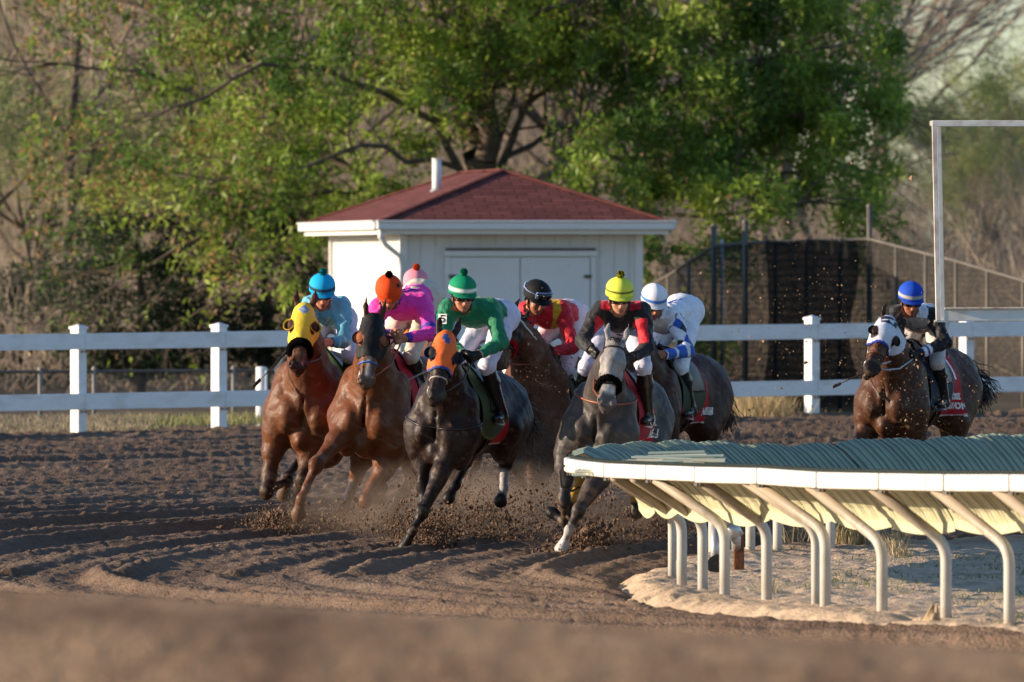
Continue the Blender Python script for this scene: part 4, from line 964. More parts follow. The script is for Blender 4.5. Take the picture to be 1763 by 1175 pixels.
        hd = nrm(h_ - t_); hb = t_ + (h_ - t_) * .55; pr.append(cap_(t_, hb, .039, .042, .025, 9)); pr.append(cap_(hb, h_, .045, .058, .008, 10)); pr.append(cap_(h_, h_ + hd * .012, .056, .06, .01, 10))
        LEGS.append((e, k_, t_, h_, 'h', side))
    foreleg(s.get('fr'), -1, [(.05, -.2, .92), (.32, -.2, .62), (.15, -.2, .42), (.0, -.2, .36)]); foreleg(s.get('fl'), 1, [(.0, .2, .9), (-.1, .2, .5), (-.28, .2, .27), (-.4, .2, .2)])
    hindleg(s.get('hr'), -1, [(-1.0, -.2, .98), (-1.35, -.18, .60), (-1.15, -.16, .28), (-1.05, -.15, .16)]); hindleg(s.get('hl'), 1, [(-1.0, .2, .98), (-1.05, .18, .56), (-.8, .16, .26), (-.72, .15, .12)])
    vox = s.get('vox', .013)
    wr_ = wrinkle(s['px'], .014, 14); wr2_ = wrinkle(s['px'] + 1, .006, 32)
    for p in pr:
        if p['t'] in (0, 1, 7, 8, 9, 10):
            q_ = SC if p['t'] in (0, 1, 7) else SC * .90
            if p['T'] == 'c': p['ra'] *= q_; p['rb'] *= q_
            else: p['r'] = p['r'] * q_
    V, F, T = solid(pr, vox, 0, lambda X: wr_(X) + wr2_(X), sm=2)
    C = s['coat']; body = hexc(C['body']); dark = hexc(C['dark']); muz = hexc(C['muz'])
    c = np.tile(body, (len(V), 1)); loc = LOC(V); hl_ = ((V - hp) @ HX.T) / hs
    c *= (1 + .25 * fbm(loc[:, 0] * 4 + 3 * loc[:, 1], loc[:, 2] * 4, 3, 7))[:, None]
    if C.get('dapple'):
        n_ = noise2(loc[:, 0] * 14 + 30, (loc[:, 2] + loc[:, 1]) * 14, 17); c *= (.80 + .42 * n_)[:, None]
    isl = np.isin(T, (8, 9, 10)); lg = hexc(C.get('leg', C['dark']))
    hd_ = ((T >= 2) & (T <= 6)) | (T == 12)
    for i, (e, k_, t_, h_, ty, sd) in enumerate(LEGS):
        dd = seg_d(V, e, k_); d2 = seg_d(V, k_, t_); d3 = seg_d(V, t_, h_); m = (np.minimum(np.minimum(dd, d2), d3) < .14) & isl
        tt = seg_t(V, e, k_); a = sstep(.25, .95, tt) * (d2 > 0); a = np.where((d2 < dd) | (d3 < dd), 1, a); a = a * C.get('points', 1)
        c[m] = c[m] * (1 - a[m, None]) + lg * a[m, None]
        key = ty + ('r' if sd < 0 else 'l'); wr = s.get('wrap', {}).get(key); sk = s.get('sock', {}).get(key)
        if wr is not None:
            wm = m & (T == 9) & (d2 < .075) & (seg_t(V, k_, t_) > .12) & (seg_t(V, t_, h_) < .25); c[wm] = hexc(wr)
            sp_ = wm & ((np.sin(seg_t(V, k_, t_) * 26) > .75)); c[sp_] *= .75
        if sk is not None:
            wm = m & ((T == 9) | (T == 10)) & (seg_t(V, k_, t_) > sk[1]) & (np.minimum(d2, d3) < .1); c[wm] = hexc(sk[0])
        hm = m & (T == 10)
        if not (sk is not None and len(sk) > 2): c[hm] = hexc(s.get('hoof', '1b1512'))
    a = (sstep(.36, .50, hl_[:, 0]) * hd_)[:, None]; c = c * (1 - a) + muz * a
    m4 = (T == 12) & (hl_[:, 2] > .015); c[m4] = c[m4] * 1.5 + .01; mo = hd_ & (np.abs(hl_[:, 2] + .088 + .05 * (hl_[:, 0] - .5)) < .007) & (hl_[:, 0] > .46); c[mo] *= .25; c[T == 4] = .006; c[T == 3] = .006; c[T == 6] *= .45; c[T == 5] *= .55
    if C.get('face') is not None:
        a = (sstep(.03, .01, np.abs(hl_[:, 1]) - C['face'][1] * (.8 + .6 * noise2(hl_[:, 0] * 14, hl_[:, 1] * 9, 3))) * sstep(C['face'][2], C['face'][2] + .03, hl_[:, 0]) * sstep(C['face'][3], C['face'][3] - .03, hl_[:, 0]) * hd_ * (hl_[:, 2] > -.04))[:, None]
        c = c * (1 - a) + hexc(C['face'][0]) * a
    if C.get('headc') is not None:
        a = (sstep(.5, .2, hl_[:, 0]) * hd_)[:, None]; c = c * (1 - a) + hexc(C['headc']) * a * (1 + .3 * fbm(hl_[:, 0] * 20, hl_[:, 1] * 20, 3, 5))[:, None] + 0
    sp1 = noise2(loc[:, 0] * 55 + loc[:, 1] * 31 + 90, loc[:, 2] * 55 + loc[:, 1] * 23, 61); am = (sstep(1.25, .35, loc[:, 2]) * .75 + .12) * s.get('soil', 1)   # thrown soil sticking to legs and belly
    a = (sstep(.80 - .22 * am, .92 - .22 * am, sp1) * .7 + am * .14 * sstep(.35, .75, noise2(loc[:, 0] * 9 + 5, loc[:, 2] * 9 + loc[:, 1] * 5, 62)))[:, None] * (T != 10)[:, None] * (T != 4)[:, None]
    c = c * (1 - a) + np.array([.16, .10, .065]) * a
    c = blurc(c, F, 1)
    hm = M['coatd'] if s.get('dusty') else M['coat']
    org = O.copy(); H = link('horse', mesh_np('horse', V - org, F, col=np.clip(c, .004, 1)), hm, loc=tuple(org)); tag(H, s['label'], 'horse', 'racehorses galloping round the turn')
    def sub(name, me, mat, par=H): return link(name, me, mat, par)
    def mb(m, name, mat, par=H, **k): m.v = [v - org for v in m.v]; return m.build(name, mat, par, **k)
    bv = BVHTree.FromPolygons([tuple(v) for v in V], [tuple(q) for q in F.tolist()])
    def onhead(a, ang, offs=.006):
        """point on the head surface: a along the head, angle round it (0 = front of the face, + = the horse's left)"""
        c0 = Hd(a, 0, -.04); dr = hw * math.cos(ang) + hv * math.sin(ang); st = c0 + dr * .35
        for _ in range(3):
            h = bv.ray_cast(Vector(st), Vector(-dr), .36)
            if h[0] is None: return c0 + dr * .08
            return np.array(h[0]) + dr * offs
    def headring(a0, a1, r, col, name, full=True, n=22, mat='strap', par=H, lo=-math.pi, hi=math.pi, flat=None):
        m = MB(); pts = []
        for i in range(n + 1):
            an = lo + (hi - lo) * i / n; aa = a0 + (a1 - a0) * (1 - math.cos(an)) / 2; pts.append(onhead(aa, an, r * .5))
        m.tube(pts, r, 7, col); return mb(m, name, M[mat], par, smooth=True)
    # mane, forelock, tail
    mc = hexc(C.get('mane', C['dark']))
    def hair(name, starts, dirs, L, r, n=5, sway=.03, par=H):
        m = MB()
        for p0, dr in zip(starts, dirs):
            pts = [np.array(p0)]; q = np.array(p0); d_ = nrm(dr)
            for i in range(n): d_ = nrm(d_ + rng.normal(size=3) * (.10 if n > 6 else .2) - z0 * .12); q = q + d_ * L / n; pts.append(q + rng.normal(size=3) * sway * .3)
            m.tube(pts, list(np.linspace(r, r * .2, n + 1)), 4, mc * rng.uniform(.6, 1.3))
        return mb(m, name, M['strap'], par, smooth=True)
    crest = []; cd = []
    for i in range(46):
        t = i / 45; q = (1 - t) ** 2 * W(-.12, 0, 1.62) + 2 * t * (1 - t) * (bow + u * .10 - f * .08) + t * t * Hd(-.02, 0, -.09)
        h = bv.find_nearest(Vector(q)); crest.append(np.array(h[0]) + rng.normal(size=3) * .012); cd.append(-f * .8 + u * .5 + l * rng.uniform(-.5, .5))
    hair('mane', crest, cd, .10, .010)
    if not s.get('hood'): hair('forelock', [Hd(-.02, rng.uniform(-.03, .03), .03) for _ in range(16)], [hw * .9 + hu * .35 + hv * rng.normal() * .5 for _ in range(16)], .08, .007)
    tb = W(-1.60, 0, 1.40); tl = s.get('tail', (-.7, 0, -.35)); td = f * tl[0] + l * tl[1] + z0 * tl[2]
    hair('tail', [tb + rng.normal(size=3) * .025 for _ in range(170)], [td + rng.normal(size=3) * .13 for _ in range(170)], s.get('tail_l', .55), .009, 8, .03)
    pr_tr = pr[:ntr] + [p for p in pr if p['t'] in (1, 7)]
    # hood with eye cups
    hoodpr = [p for p in pr if p['t'] in (2, 1) and not p['sub']]
    bri = H
    if s.get('hood'):
        hd = s['hood']; V2, F2, T2 = solid(hoodpr, .011, .009, wrinkle(3, .004, 60), sm=1)
        q = ((V2 - hp) @ HX.T) / hs; end = hd.get('end', .34)
        keep = (q[:, 0] < end - .5 * np.clip(-q[:, 2] - .05, 0, 1) + .25 * np.clip(np.abs(q[:, 1]) - .04, 0, 1)) & (q[:, 0] > -.045) & (q[:, 2] > -.20) & ((np.abs(q[:, 1]) < .3))
        cc = np.tile(hexc(hd['col']), (len(V2), 1)); tr_ = np.abs(q[:, 0] - end + .01) < .022
        if hd.get('trim'): cc[(q[:, 0] > end - .028 - .5 * np.clip(-q[:, 2] - .05, 0, 1) + .25 * np.clip(np.abs(q[:, 1]) - .04, 0, 1))] = hexc(hd['trim'])
        for v in (-1, 1):
            e = np.hypot((q[:, 0] - .185) / 1.25, (q[:, 2] - .02)); m_ = (e < .048) & (q[:, 1] * v > 0); cc[m_] = hexc(hd.get('eye', '1a0f0a'))
        if hd.get('patch'):
            pc, pa, pw, shape = hd['patch']
            a_, b_ = q[:, 0] - pa, q[:, 1]
            if shape == 'diamond': m_ = (np.abs(a_) + np.abs(b_) * 1.05 < pw) & (q[:, 2] > -.0); cc[m_] = hexc(pc); m2 = (np.hypot(a_, b_) < pw * .4) & (q[:, 2] > 0) & (np.sin(a_ * 190) * np.sin(b_ * 160) > -.2); cc[m2] = hexc('c9c7a0')
            elif shape == 'head': m_ = ((np.abs(b_ + .004) < pw * .75) & (np.abs(a_) < pw) & ~((b_ > pw * .2) & (a_ < -pw * .3)) & ~((b_ < -pw * .45) & (a_ > pw * .25)) & (q[:, 2] > 0)); cc[m_] = hexc(pc)
            elif shape == 'stag': m_ = (np.abs(b_) < .075) & (np.abs(a_) < pw) & (q[:, 2] > -.02); cc[m_] = hexc(pc); m2 = m_ & (((np.hypot(a_, b_ - .01) < .02)) | (np.abs(a_ + .01 + .4 * b_) < .006) | ((np.abs(b_ - .03) < .006) & (np.abs(a_) < .025))); cc[m2] = hexc('d8d8d8')
        V3, F3, c3 = cull(V2, F2, keep, cc)
        ho = sub('hood', mesh_np('hood', V3 - org, F3, col=c3), M['hood'])
        if hd.get('cup'):
            for v in (-1, 1):
                ce = Hd(.185, v * .100, .022); out = nrm(hv * v * .75 - hw * .55 - hu * .1); fw = nrm(hw * .85 + hv * v * .45); m = MB(); n1, n2 = 16, 7; Vc = []; R = .052 * hd.get('cr', 1)
                a1 = nrm(np.cross(fw, out)); a2 = nrm(np.cross(a1, fw))       # half-bowl on the outer, rear side, open to the front
                for i in range(n1 + 1):
                    ph = -math.pi + 2 * math.pi * i / n1
                    for j in range(n2 + 1):
                        th_ = (math.pi * .5) * j / n2; dr = (a2 * math.cos(ph) + a1 * math.sin(ph)) * math.sin(th_ + .0) - fw * math.cos(th_) * .5
                        Vc.append(ce + dr * R * np.array([1, 1, 1]) + fw * .02 + a1 * 0)
                Fc = [(i * (n2 + 1) + j, (i + 1) * (n2 + 1) + j, (i + 1) * (n2 + 1) + j + 1, i * (n2 + 1) + j + 1) for i in range(n1) for j in range(n2)]
                m.add(Vc, Fc, hexc(hd['cup'][0])); m.c[-1] = np.array([hexc(hd['cup'][0]) if (k % (n2 + 1)) >= n2 - 1 else hexc(hd.get('eye', '1a0f0a')) for k in range(len(Vc))]); cu = mb(m, 'blinker_cup', M['hood'], ho, smooth=True); so = cu.modifiers.new('solid', 'SOLIDIFY'); so.thickness = .006
                m = MB(); rim = [ce + (a2 * math.cos(ph) + a1 * math.sin(ph)) * R + fw * .022 for ph in np.linspace(-math.pi, math.pi, 21)]; m.tube(rim, .004, 6, hexc(hd['cup'][1])); mb(m, 'cup_rim', M['hood'], cu, smooth=True)
    # bridle
    bc = hexc(s.get('bridle', '15100e')); br_ = headring(.37, .40, .008, hexc(s.get('nose', s.get('bridle', '15100e'))), 'noseband')
    for v in (-1, 1):
        m = MB(); a0 = math.pi * .50 * v
        m.tube([onhead(.0, a0 * .8, .004), onhead(.10, a0 * 1.05, .004), onhead(.22, a0 * 1.12, .004), onhead(.34, a0 * 1.1, .004), onhead(.44, a0 * 1.2, .006)], .0075, 6, bc); mb(m, 'cheekpiece', M['strap'], H, smooth=True)
        b = onhead(.455, a0 * 1.22, .012); rr = .032; m = MB(); m.tube([b + hu * rr * math.cos(t) + hw * rr * math.sin(t) for t in np.linspace(0, 6.28, 13)], .006, 6, hexc('b8b4ac')); mb(m, 'bit_ring', M['galv'], H, smooth=True)
        hnd = PX(*s['rein']) if s.get('rein') else W(.05, v * .1, 1.75); hnd = hnd + hv * v * .03
        mid = (b + hnd) / 2 - z0 * .05 + l * v * .03
        m = MB(); m.tube([b, b * .6 + mid * .4 - z0 * .01, mid, mid * .4 + hnd * .6, hnd], .008, 6, hexc(s.get('reinc', '3a1c10'))); mb(m, 'rein', M['strap'], H, smooth=True)
    if not s.get('hood') or s.get('brow'):
        headring(.055, .055, .009, hexc(s.get('brow', s.get('bridle', '15100e'))), 'browband', lo=-math.pi * .42, hi=math.pi * .42)
    if s.get('roll_c'):
        a0, rr, cc_ = s['roll_c']; m = MB(); pts = [onhead(a0 + .06 * (1 - math.cos(t)), t, rr * .35) for t in np.linspace(-math.pi * .55, math.pi * .55, 17)]
        m.tube(pts, rr, 12, hexc(cc_)); 
        Vr = np.concatenate(m.v); Vr += rng.normal(size=Vr.shape) * rr * .10; m.v = [Vr]
        for _ in range(420):
            i = rng.integers(0, len(pts)); q = pts[i] + (pts[min(i + 1, 16)] - pts[i]) * rng.uniform() ; dd = nrm(rng.normal(size=3)); m.tube([q + dd * rr * .8, q + dd * rr * 1.12 + rng.normal(size=3) * .003], [.006, .003], 3, hexc(cc_) * rng.uniform(.6, 2), cap=False)
        mb(m, 'fleece_noseband', M['fleece'], H, smooth=True)
    # breast strap / martingale
    m = MB(); pts = []
    for t in np.linspace(-1.35, 1.35, 19):
        dr = f * math.cos(t) + l * math.sin(t); c0 = W(-.12, 0, s.get('yoke', 1.28) - .12 * math.cos(t) + .14); h = bv.ray_cast(Vector(c0 + dr * 1.2), Vector(-dr), 1.3)
        if h[0] is not None: pts.append(np.array(h[0]) + dr * .005)
    if len(pts) > 3 and s.get('yokec'): m.tube(pts, .011, 6, hexc(s['yokec'])); mb(m, 'breast_strap', M['strap'], H, smooth=True)
    # girth
    m = MB(); pts = []
    for t in np.linspace(-2.3, 2.3, 26):
        t2 = t + math.pi; dr = l * math.sin(t2) + u * math.cos(t2); h = bv.ray_cast(Vector(W(-.42, 0, 1.22) + dr * 1.2), Vector(-dr), 1.2)
        if h[0] is not None: pts.append(np.array(h[0]) + dr * .006)
    if len(pts) > 5: m.tube(pts, .035, 8, hexc(s.get('girth', '20100c')), flat=.18); mb(m, 'girth', M['strap'], H, smooth=True)
    # saddle, pad and red number cloth: shells that follow the back
    def shell(name, infl, keepf, colf, mat, par=H, vx=.014, th=.006):
        V2, F2, T2 = solid(pr_tr, vx, infl, None, sm=1); q = LOC(V2)
        k = keepf(q); V3, F3, q3 = cull(V2, F2, k, q); o_ = sub(name, mesh_np(name, V3 - org, F3, col=colf(q3)), mat, par)
        so = o_.modifiers.new('solid', 'SOLIDIFY'); so.thickness = th; so.offset = 1; return o_, V3, F3
    pc = hexc(s.get('pad', '2d3a22'))
    shell('saddle_pad', .018, lambda q: (q[:, 0] < -.12) & (q[:, 0] > -.78) & (q[:, 2] > 1.06 + 1.1 * (q[:, 0] + .42) ** 2) & (np.hypot(q[:, 0] + .42, (q[:, 2] - 1.4) * .8) < s.get('padr', .42)), lambda q: np.where((np.hypot(q[:, 0] + .42, (q[:, 2] - 1.4) * .8) > s.get('padr', .42) - .025)[:, None] | (q[:, 2] < 1.09 + 1.1 * (q[:, 0] + .42) ** 2)[:, None], hexc(s.get('padtrim', s.get('pad', '2d3a22'))), pc), M['hood'])
    shell('saddle', .032, lambda q: (q[:, 0] < -.30) & (q[:, 0] > -.66) & (q[:, 2] > 1.30), lambda q: np.tile(hexc('120d0b'), (len(q), 1)), M['leather'])
    if s.get('cloth', True):
        co, Vc, Fc = shell('number_cloth', .012, lambda q: (q[:, 0] < -.50) & (q[:, 0] > s.get('clx', -.80) - .10 * (1.5 - q[:, 2])) & (q[:, 2] > 1.02), lambda q: np.where(((q[:, 2] < 1.035))[:, None], hexc('d8d0d0'), hexc(s.get('clothc', 'a80f1e'))), M['hood'])
        bc_ = BVHTree.FromPolygons([tuple(v) for v in Vc], [tuple(q) for q in Fc.tolist()])
        for txt, x0, z0_, size, rot in s.get('text', []):
            cu = bpy.data.curves.new('t', 'FONT'); cu.body = txt; cu.size = size; cu.align_x = 'CENTER'; cu.extrude = 0; cu.offset = .004 * size / .1
            ob = bpy.data.objects.new('t', cu); COL.objects.link(ob); dg = bpy.context.evaluated_depsgraph_get(); me = bpy.data.meshes.new_from_object(ob.evaluated_get(dg)); bpy.data.objects.remove(ob)
            import bmesh; bm = bmesh.new(); bm.from_mesh(me); bmesh.ops.triangulate(bm, faces=bm.faces[:])
            bmesh.ops.subdivide_edges(bm, edges=bm.edges[:], cuts=3, use_grid_fill=True); bm.to_mesh(me); bm.free()
            cr, sr = math.cos(rot), math.sin(rot); ok = 0
            for v in me.vertices:      # x of the text runs backwards along the horse's left side
                tx, ty = v.co.x * cr - v.co.y * sr, v.co.x * sr + v.co.y * cr
                q = W(x0 - tx, 1.2, z0_ + ty); h = bc_.ray_cast(Vector(q), Vector(-l), 2)
                q2 = np.array(h[0]) + l * .012 + u * .002 if h[0] is not None else W(x0 - tx, .30, z0_ + ty); v.co = Vector(q2 - org)
            me.name = 'lettering'; a = me.color_attributes.new('Col', 'FLOAT_COLOR', 'POINT'); a.data.foreach_set('color', np.tile([.8, .78, .76, 1], (len(me.vertices), 1)).ravel().astype(np.float32))
            sub('lettering', me, M['hood'], co)
    return dict(W=W, PX=PX, f=f, l=l, u=u, O=O, D=D0, bv=bv, H=H)
# ------------------------------------------------------------------ the rider
RH = dict(A=2.05, B=2.0)
def rider(s, hz):
    D0 = hz['D']; PX = hz['PX']; org = hz['O'] + np.array([0, 0, 1.5]); z0 = np.array([0, 0, 1.]); f, l = hz['f'], hz['l']
    J = {k: PX(*v) for k, v in s['J'].items()}      # hc, sl, sr, el, er, hl, hr, hipl, hipr, kl, kr, al, ar (l = left in the picture, the rider's right)
    fy = R_(s.get('fyaw', 0)); fp = R_(s.get('fpitch', 18)); ff_ = np.array([-math.sin(fy) * math.cos(fp), -math.cos(fy) * math.cos(fp), -math.sin(fp)])
    fs = nrm(np.cross(ff_, z0)) * -1; fs = nrm(np.array([math.cos(fy), -math.sin(fy), math.tan(R_(s.get('froll', 0)))])); fu = nrm(np.cross(fs, ff_)); fu = fu if fu[2] > 0 else -fu; fs = nrm(fs - ff_ * (fs @ ff_))
    hc = J['hc']                                    # centre of the helmet dome; the skull sits just below it
    FX = np.array([fs, ff_, fu]); hd = hc - fu * .062
    def h_(a, b, c): return hd + fs * a + ff_ * b + fu * c
    pr = []
    E = lambda a, b, c, ra, rb, rc, k=.02, t=1: pr.append(ell_(h_(a, b, c), (ra, rb, rc), FX, k, t))
    E(0, -.02, .02, .078, .098, .098); E(0, .02, -.05, .064, .075, .075); E(0, .045, -.095, .042, .042, .035); E(0, .035, -.075, .052, .05, .045)
    E(0, .100, -.045, .014, .020, .026, .012); E(0, .104, -.058, .018, .013, .010, .01); E(0, .088, -.018, .010, .016, .02, .012)
    E(0, .084, -.083, .025, .012, .0065, .005, 2); E(0, .083, -.094, .022, .012, .0065, .005, 2); E(0, .075, -.112, .022, .018, .016, .015)
    for v in (-1, 1):
        E(v * .030, .078, -.012, .018, .012, .010, .006, 3); E(v * .032, .082, .006, .022, .014, .009, .012); E(v * .043, .062, -.045, .022, .022, .022, .02); E(v * .078, -.01, -.035, .010, .018, .028, .01)
    sl, sr = J['sl'], J['sr']; sc = (sl + sr) / 2; hl_, hr_ = J['hipl'], J['hipr']; hp = (hl_ + hr_) / 2
    nk = sc * .8 + hp * .2 + z0 * .03; pr.append(cap_(h_(0, -.03, -.07), nk, .052, .065, .04, 4))
    back = nrm(sc - hp); side = nrm(sr - sl); nup = nrm(np.cross(side, back)); nup = nup if nup[2] > 0 else -nup
    # torso
    tor = [cap_(sc * .75 + hp * .25 - nup * .02, sc * .30 + hp * .70, .125, .105, .06, 10, nup, .85), cap_(sc * .30 + hp * .70, hp, .105, .12, .06, 10, nup, .9),
           cap_(sl * .93 + sr * .07, sr * .93 + sl * .07, .068, .068, .06, 10), cap_(sl * .6 + sr * .4 - nup * .03 - back * .10, sr * .6 + sl * .4 - nup * .03 - back * .1, .105, .105, .06, 10), cap_(hl_, hr_, .105, .105, .06, 10)]
    arms = []
    for a, b, c_, t in ((J['sl'], J['el'], J['hl'], 11), (J['sr'], J['er'], J['hr'], 13)):
        arms += [cap_(a, b, .058, .043, .04, t), cap_(b, c_ + (b - c_) * .14, .044, .028, .03, t + 1), ell_(a * .7 + b * .3, .056, None, .04, t)]
    legs = []; 
    for a, b, c_, t in ((hl_, J['kl'], J['al'], 20), (hr_, J['kr'], J['ar'], 22)):
        legs += [cap_(a, b, .095, .060, .05, t), ell_(a * .6 + b * .4, .085, None, .05, t), cap_(b, c_, .056, .036, .03, t + 1), ell_(b * .7 + c_ * .3 - f * .02, .055, None, .03, t + 1)]
    feet = []
    for a in (J['al'], J['ar']):
        toe = a + f * .14 - z0 * .055; heel = a - f * .05 - z0 * .045; feet += [cap_(a, heel, .036, .034, .03, 24), cap_(heel, toe, .034, .030, .03, 24, z0, .8)]
    # hands: palm, four fingers curled round the rein, thumb on top
    hands = []
    for hnd, elb, sd in ((J['hl'], J['el'], -1), (J['hr'], J['er'], 1)):
        d = nrm(hnd - elb); up_ = nrm(z0 - d * d[2]); w_ = nrm(np.cross(d, up_)) * (1 if np.cross(d, up_) @ l * sd > 0 else -1)     # w_ = outer side = back of the hand
        wr = hnd - d * .025; hands += [cap_(hnd - d * .06, wr, .026, .028, .02, 30), cap_(wr + up_ * .018, hnd + d * .045 + up_ * .022, .019, .018, .02, 30, w_, .8), cap_(wr - up_ * .018, hnd + d * .040 - up_ * .022, .019, .016, .02, 30, w_, .8)]
        for k, (o_, ln) in enumerate(((.030, .040), (.010, .044), (-.010, .041), (-.029, .033))):
            b0 = hnd + d * .045 + up_ * o_ + w_ * .006; b1 = b0 + d * ln * .65 - w_ * .008; b2 = b1 - w_ * ln * .75 - d * .004; b3 = b2 - d * ln * .6 + w_ * .002
            hands += [cap_(b0, b1, .0105, .010, .008, 31), cap_(b1, b2, .010, .0092, .006, 31), cap_(b2, b3, .0092, .008, .005, 31)]
        t0 = wr + up_ * .024 - w_ * .006; t1 = t0 + d * .035 + up_ * .016 - w_ * .012; t2 = t1 + d * .034 - w_ * .010 - up_ * .006; hands += [cap_(t0, t1, .014, .0115, .012, 32), cap_(t1, t2, .0115, .0095, .006, 32)]
    allp = pr + tor + arms + legs + feet + hands
    V, F, T = solid(allp, s.get('vox', .0085), sm=1)
    skin = hexc(s.get('skin', 'b07a5e')); c = np.tile(skin, (len(V), 1)); q = (V - hd) @ FX.T
    c[T == 2] = hexc('8a4a40'); c[T == 3] = hexc('2a1c16'); m = (T == 1) & (q[:, 2] < -.07) & (np.abs(q[:, 0]) < .05); c[m] *= .88
    c[(T == 1) & (np.hypot(q[:, 0], q[:, 2] + .055) < .028)] *= [1.1, .92, .9]
    gl = s.get('glove')
    if gl: c[T >= 30] = hexc(gl)
    B = link('person', mesh_np('person', V - org, F, col=blurc(c, F, 1)), M['skin'], loc=tuple(org)); tag(B, s['label'], 'jockey', 'jockeys riding in the race')
    def mb(m, name, mat, par=B, **k): m.v = [v - org for v in m.v]; return m.build(name, mat, par, **k)
    # silks
    cuffs = s.get('cuffs', .06)
    tor2 = [dict(p) for p in tor] + arms + [cap_(nk, h_(0, -.03, -.10), .060, .050, .03, 15)]
    seed = s.get('seed', 1); dp = wrinkle(seed, .016, 30); dp2 = wrinkle(seed + 50, .008, 70)
    Vs, Fs, Ts = solid(tor2, .0105, s.get('loose', .018), lambda X: dp(X) + dp2(X), sm=1)
    al = {11: (J['sl'], J['el']), 12: (J['el'], J['hl']), 13: (J['sr'], J['er']), 14: (J['er'], J['hr'])}
    keep = np.ones(len(Vs), bool)
    for t, end in ((12, J['hl']), (14, J['hr'])):
        a = al[t][0]; keep &= ~((seg_t(Vs, a, end) > .90) & (seg_d(Vs, a, end) < .09))
    ta = seg_t(Vs, sc, hp); keep &= ~((ta > s.get('waist', .80)) & (Ts == 10))
    keep &= ~((Ts == 15) & (seg_t(Vs, nk, h_(0, -.03, -.10)) > .75))
    X = dict(P=Vs, T=Ts, ta=ta, side=(Vs - sc) @ side, up=(Vs - sc) @ nup, al=al, arm={t: seg_t(Vs, *al[t]) for t in al}, cuff={12: seg_t(Vs, J['el'], J['hl']), 14: seg_t(Vs, J['er'], J['hr'])}, sc=sc, hp=hp, z=Vs[:, 2] - sc[2], x=Vs[:, 0] - sc[0])
    cs = s['silk'](X)
    Vk, Fk, ck = cull(Vs, Fs, keep, cs)
    si = link('silks', mesh_np('silks', Vk - org, Fk, col=ck), M['silk'], B); so = si.modifiers.new('solid', 'SOLIDIFY'); so.thickness = .003; so.offset = -1
    # breeches and boots
    dp3 = wrinkle(seed + 9, .010, 42)
    Vs, Fs, Ts = solid(legs + [cap_(hl_, hr_, .105, .105, .06, 20), cap_(sc * .42 + hp * .58, hp, .105, .115, .06, 20)], .0115, .010, dp3, sm=1)
    keep = np.ones(len(Vs), bool)
    for k_, a_ in ((J['kl'], J['al']), (J['kr'], J['ar'])): keep &= ~((seg_t(Vs, k_, a_) > .16) & (seg_d(Vs, k_, a_) < .10))
    Vk, Fk = cull(Vs, Fs, keep); link('breeches', mesh_np('breeches', Vk - org, Fk, col=np.tile(hexc(s.get('breech', 'd8d4dc')), (len(Vk), 1))), M['breech'], B)
    for k_, a_, i in ((J['kl'], J['al'], 0), (J['kr'], J['ar'], 1)):
        bt = [cap_(k_ * .86 + a_ * .14, a_, .058, .040, .03, 0), ell_(k_ * .66 + a_ * .34 - f * .02, .058, None, .03, 0)] + feet[i * 2:i * 2 + 2]
        Vb, Fb, Tb = solid(bt, .011, .010, wrinkle(seed + 4 + i, .003, 50), sm=1)
        kk = ~((seg_t(Vb, k_, a_) < .10)); Vb, Fb = cull(Vb, Fb, kk)
        bo = link('boot', mesh_np('boot', Vb - org, Fb), M['boot'], B)
        st = a_ + f * .06 - z0 * .10; m = MB(); m.tube([st + l * .05, st - l * .05], .010, 6, (.5, .5, .5)); m.tube([st + l * .05, st + z0 * .12 - f * .01, st - l * .05], .006, 6, (.5, .5, .5)); m.v = [v - org for v in m.v]; m.build('stirrup', M['galv'], bo, smooth=True)
        if s.get('piping') is not None:
            m = MB(); sgn = 1 if i else -1; m.tube([k_ * .9 + a_ * .1 + l * sgn * .068 , k_ * .5 + a_ * .5 + l * sgn * .062, a_ + l * sgn * .052], .006, 5, hexc(s['piping'])); m.v = [v - org for v in m.v]; m.build('piping', M['vcm'], bo, smooth=True)
    # helmet with stretched cover, band, peak, pom-pom
    hh = s['cap']; R = .118; n1, n2 = 40, 18; Vh = []; Ch = []; base = hexc(hh['col']); tp = fu
    for j in range(n2 + 1):
        th = (math.pi * .5 + .36) * j / n2
        for i in range(n1):
            ph = 2 * math.pi * i / n1; x = math.sin(th) * math.sin(ph); y = math.sin(th) * math.cos(ph); z = math.cos(th)
            k = 1 + .008 * math.exp(-(x / .10) ** 2) - .01 * math.exp(-((abs(x) - .5) / .3) ** 2); flare = 1 + .05 * sstep(1.55, 1.95, th)
            Vh.append(hc + fs * x * R * .985 * k * flare + ff_ * (y * R * 1.16 * k * flare - .008) + fu * (z * abs(z) ** -.12 if abs(z) > .01 else 0) * R * .93 * k)
            cc = base.copy()
            if hh.get('band') and 1.50 < th < 1.50 + hh.get('bw', .2): cc = hexc(hh['band'])
            if hh.get('edge') and th > 1.86: cc = hexc(hh['edge'])
            Ch.append(cc)
    Fh = [(j * n1 + i, (j + 1) * n1 + i, (j + 1) * n1 + (i + 1) % n1, j * n1 + (i + 1) % n1) for j in range(n2) for i in range(n1)]
    he = link('helmet', mesh_np('helmet', np.array(Vh) - org, np.array(Fh), col=np.array(Ch)), M['helmet'], B); so = he.modifiers.new('solid', 'SOLIDIFY'); so.thickness = .006
    m = MB(); Vp = []; n = 13                        # short peak
    for i in range(n):
        a = -1.0 + 2.0 * i / (n - 1); e = hc + fs * math.sin(a) * R * 1.02 + ff_ * (math.cos(a) * R * 1.20 - .008) - fu * R * .26; g = e + ff_ * .035 * math.cos(a * 1.2) - fu * .016 + fs * math.sin(a) * .004
        Vp += [e, g, g - fu * .005, e - fu * .008]
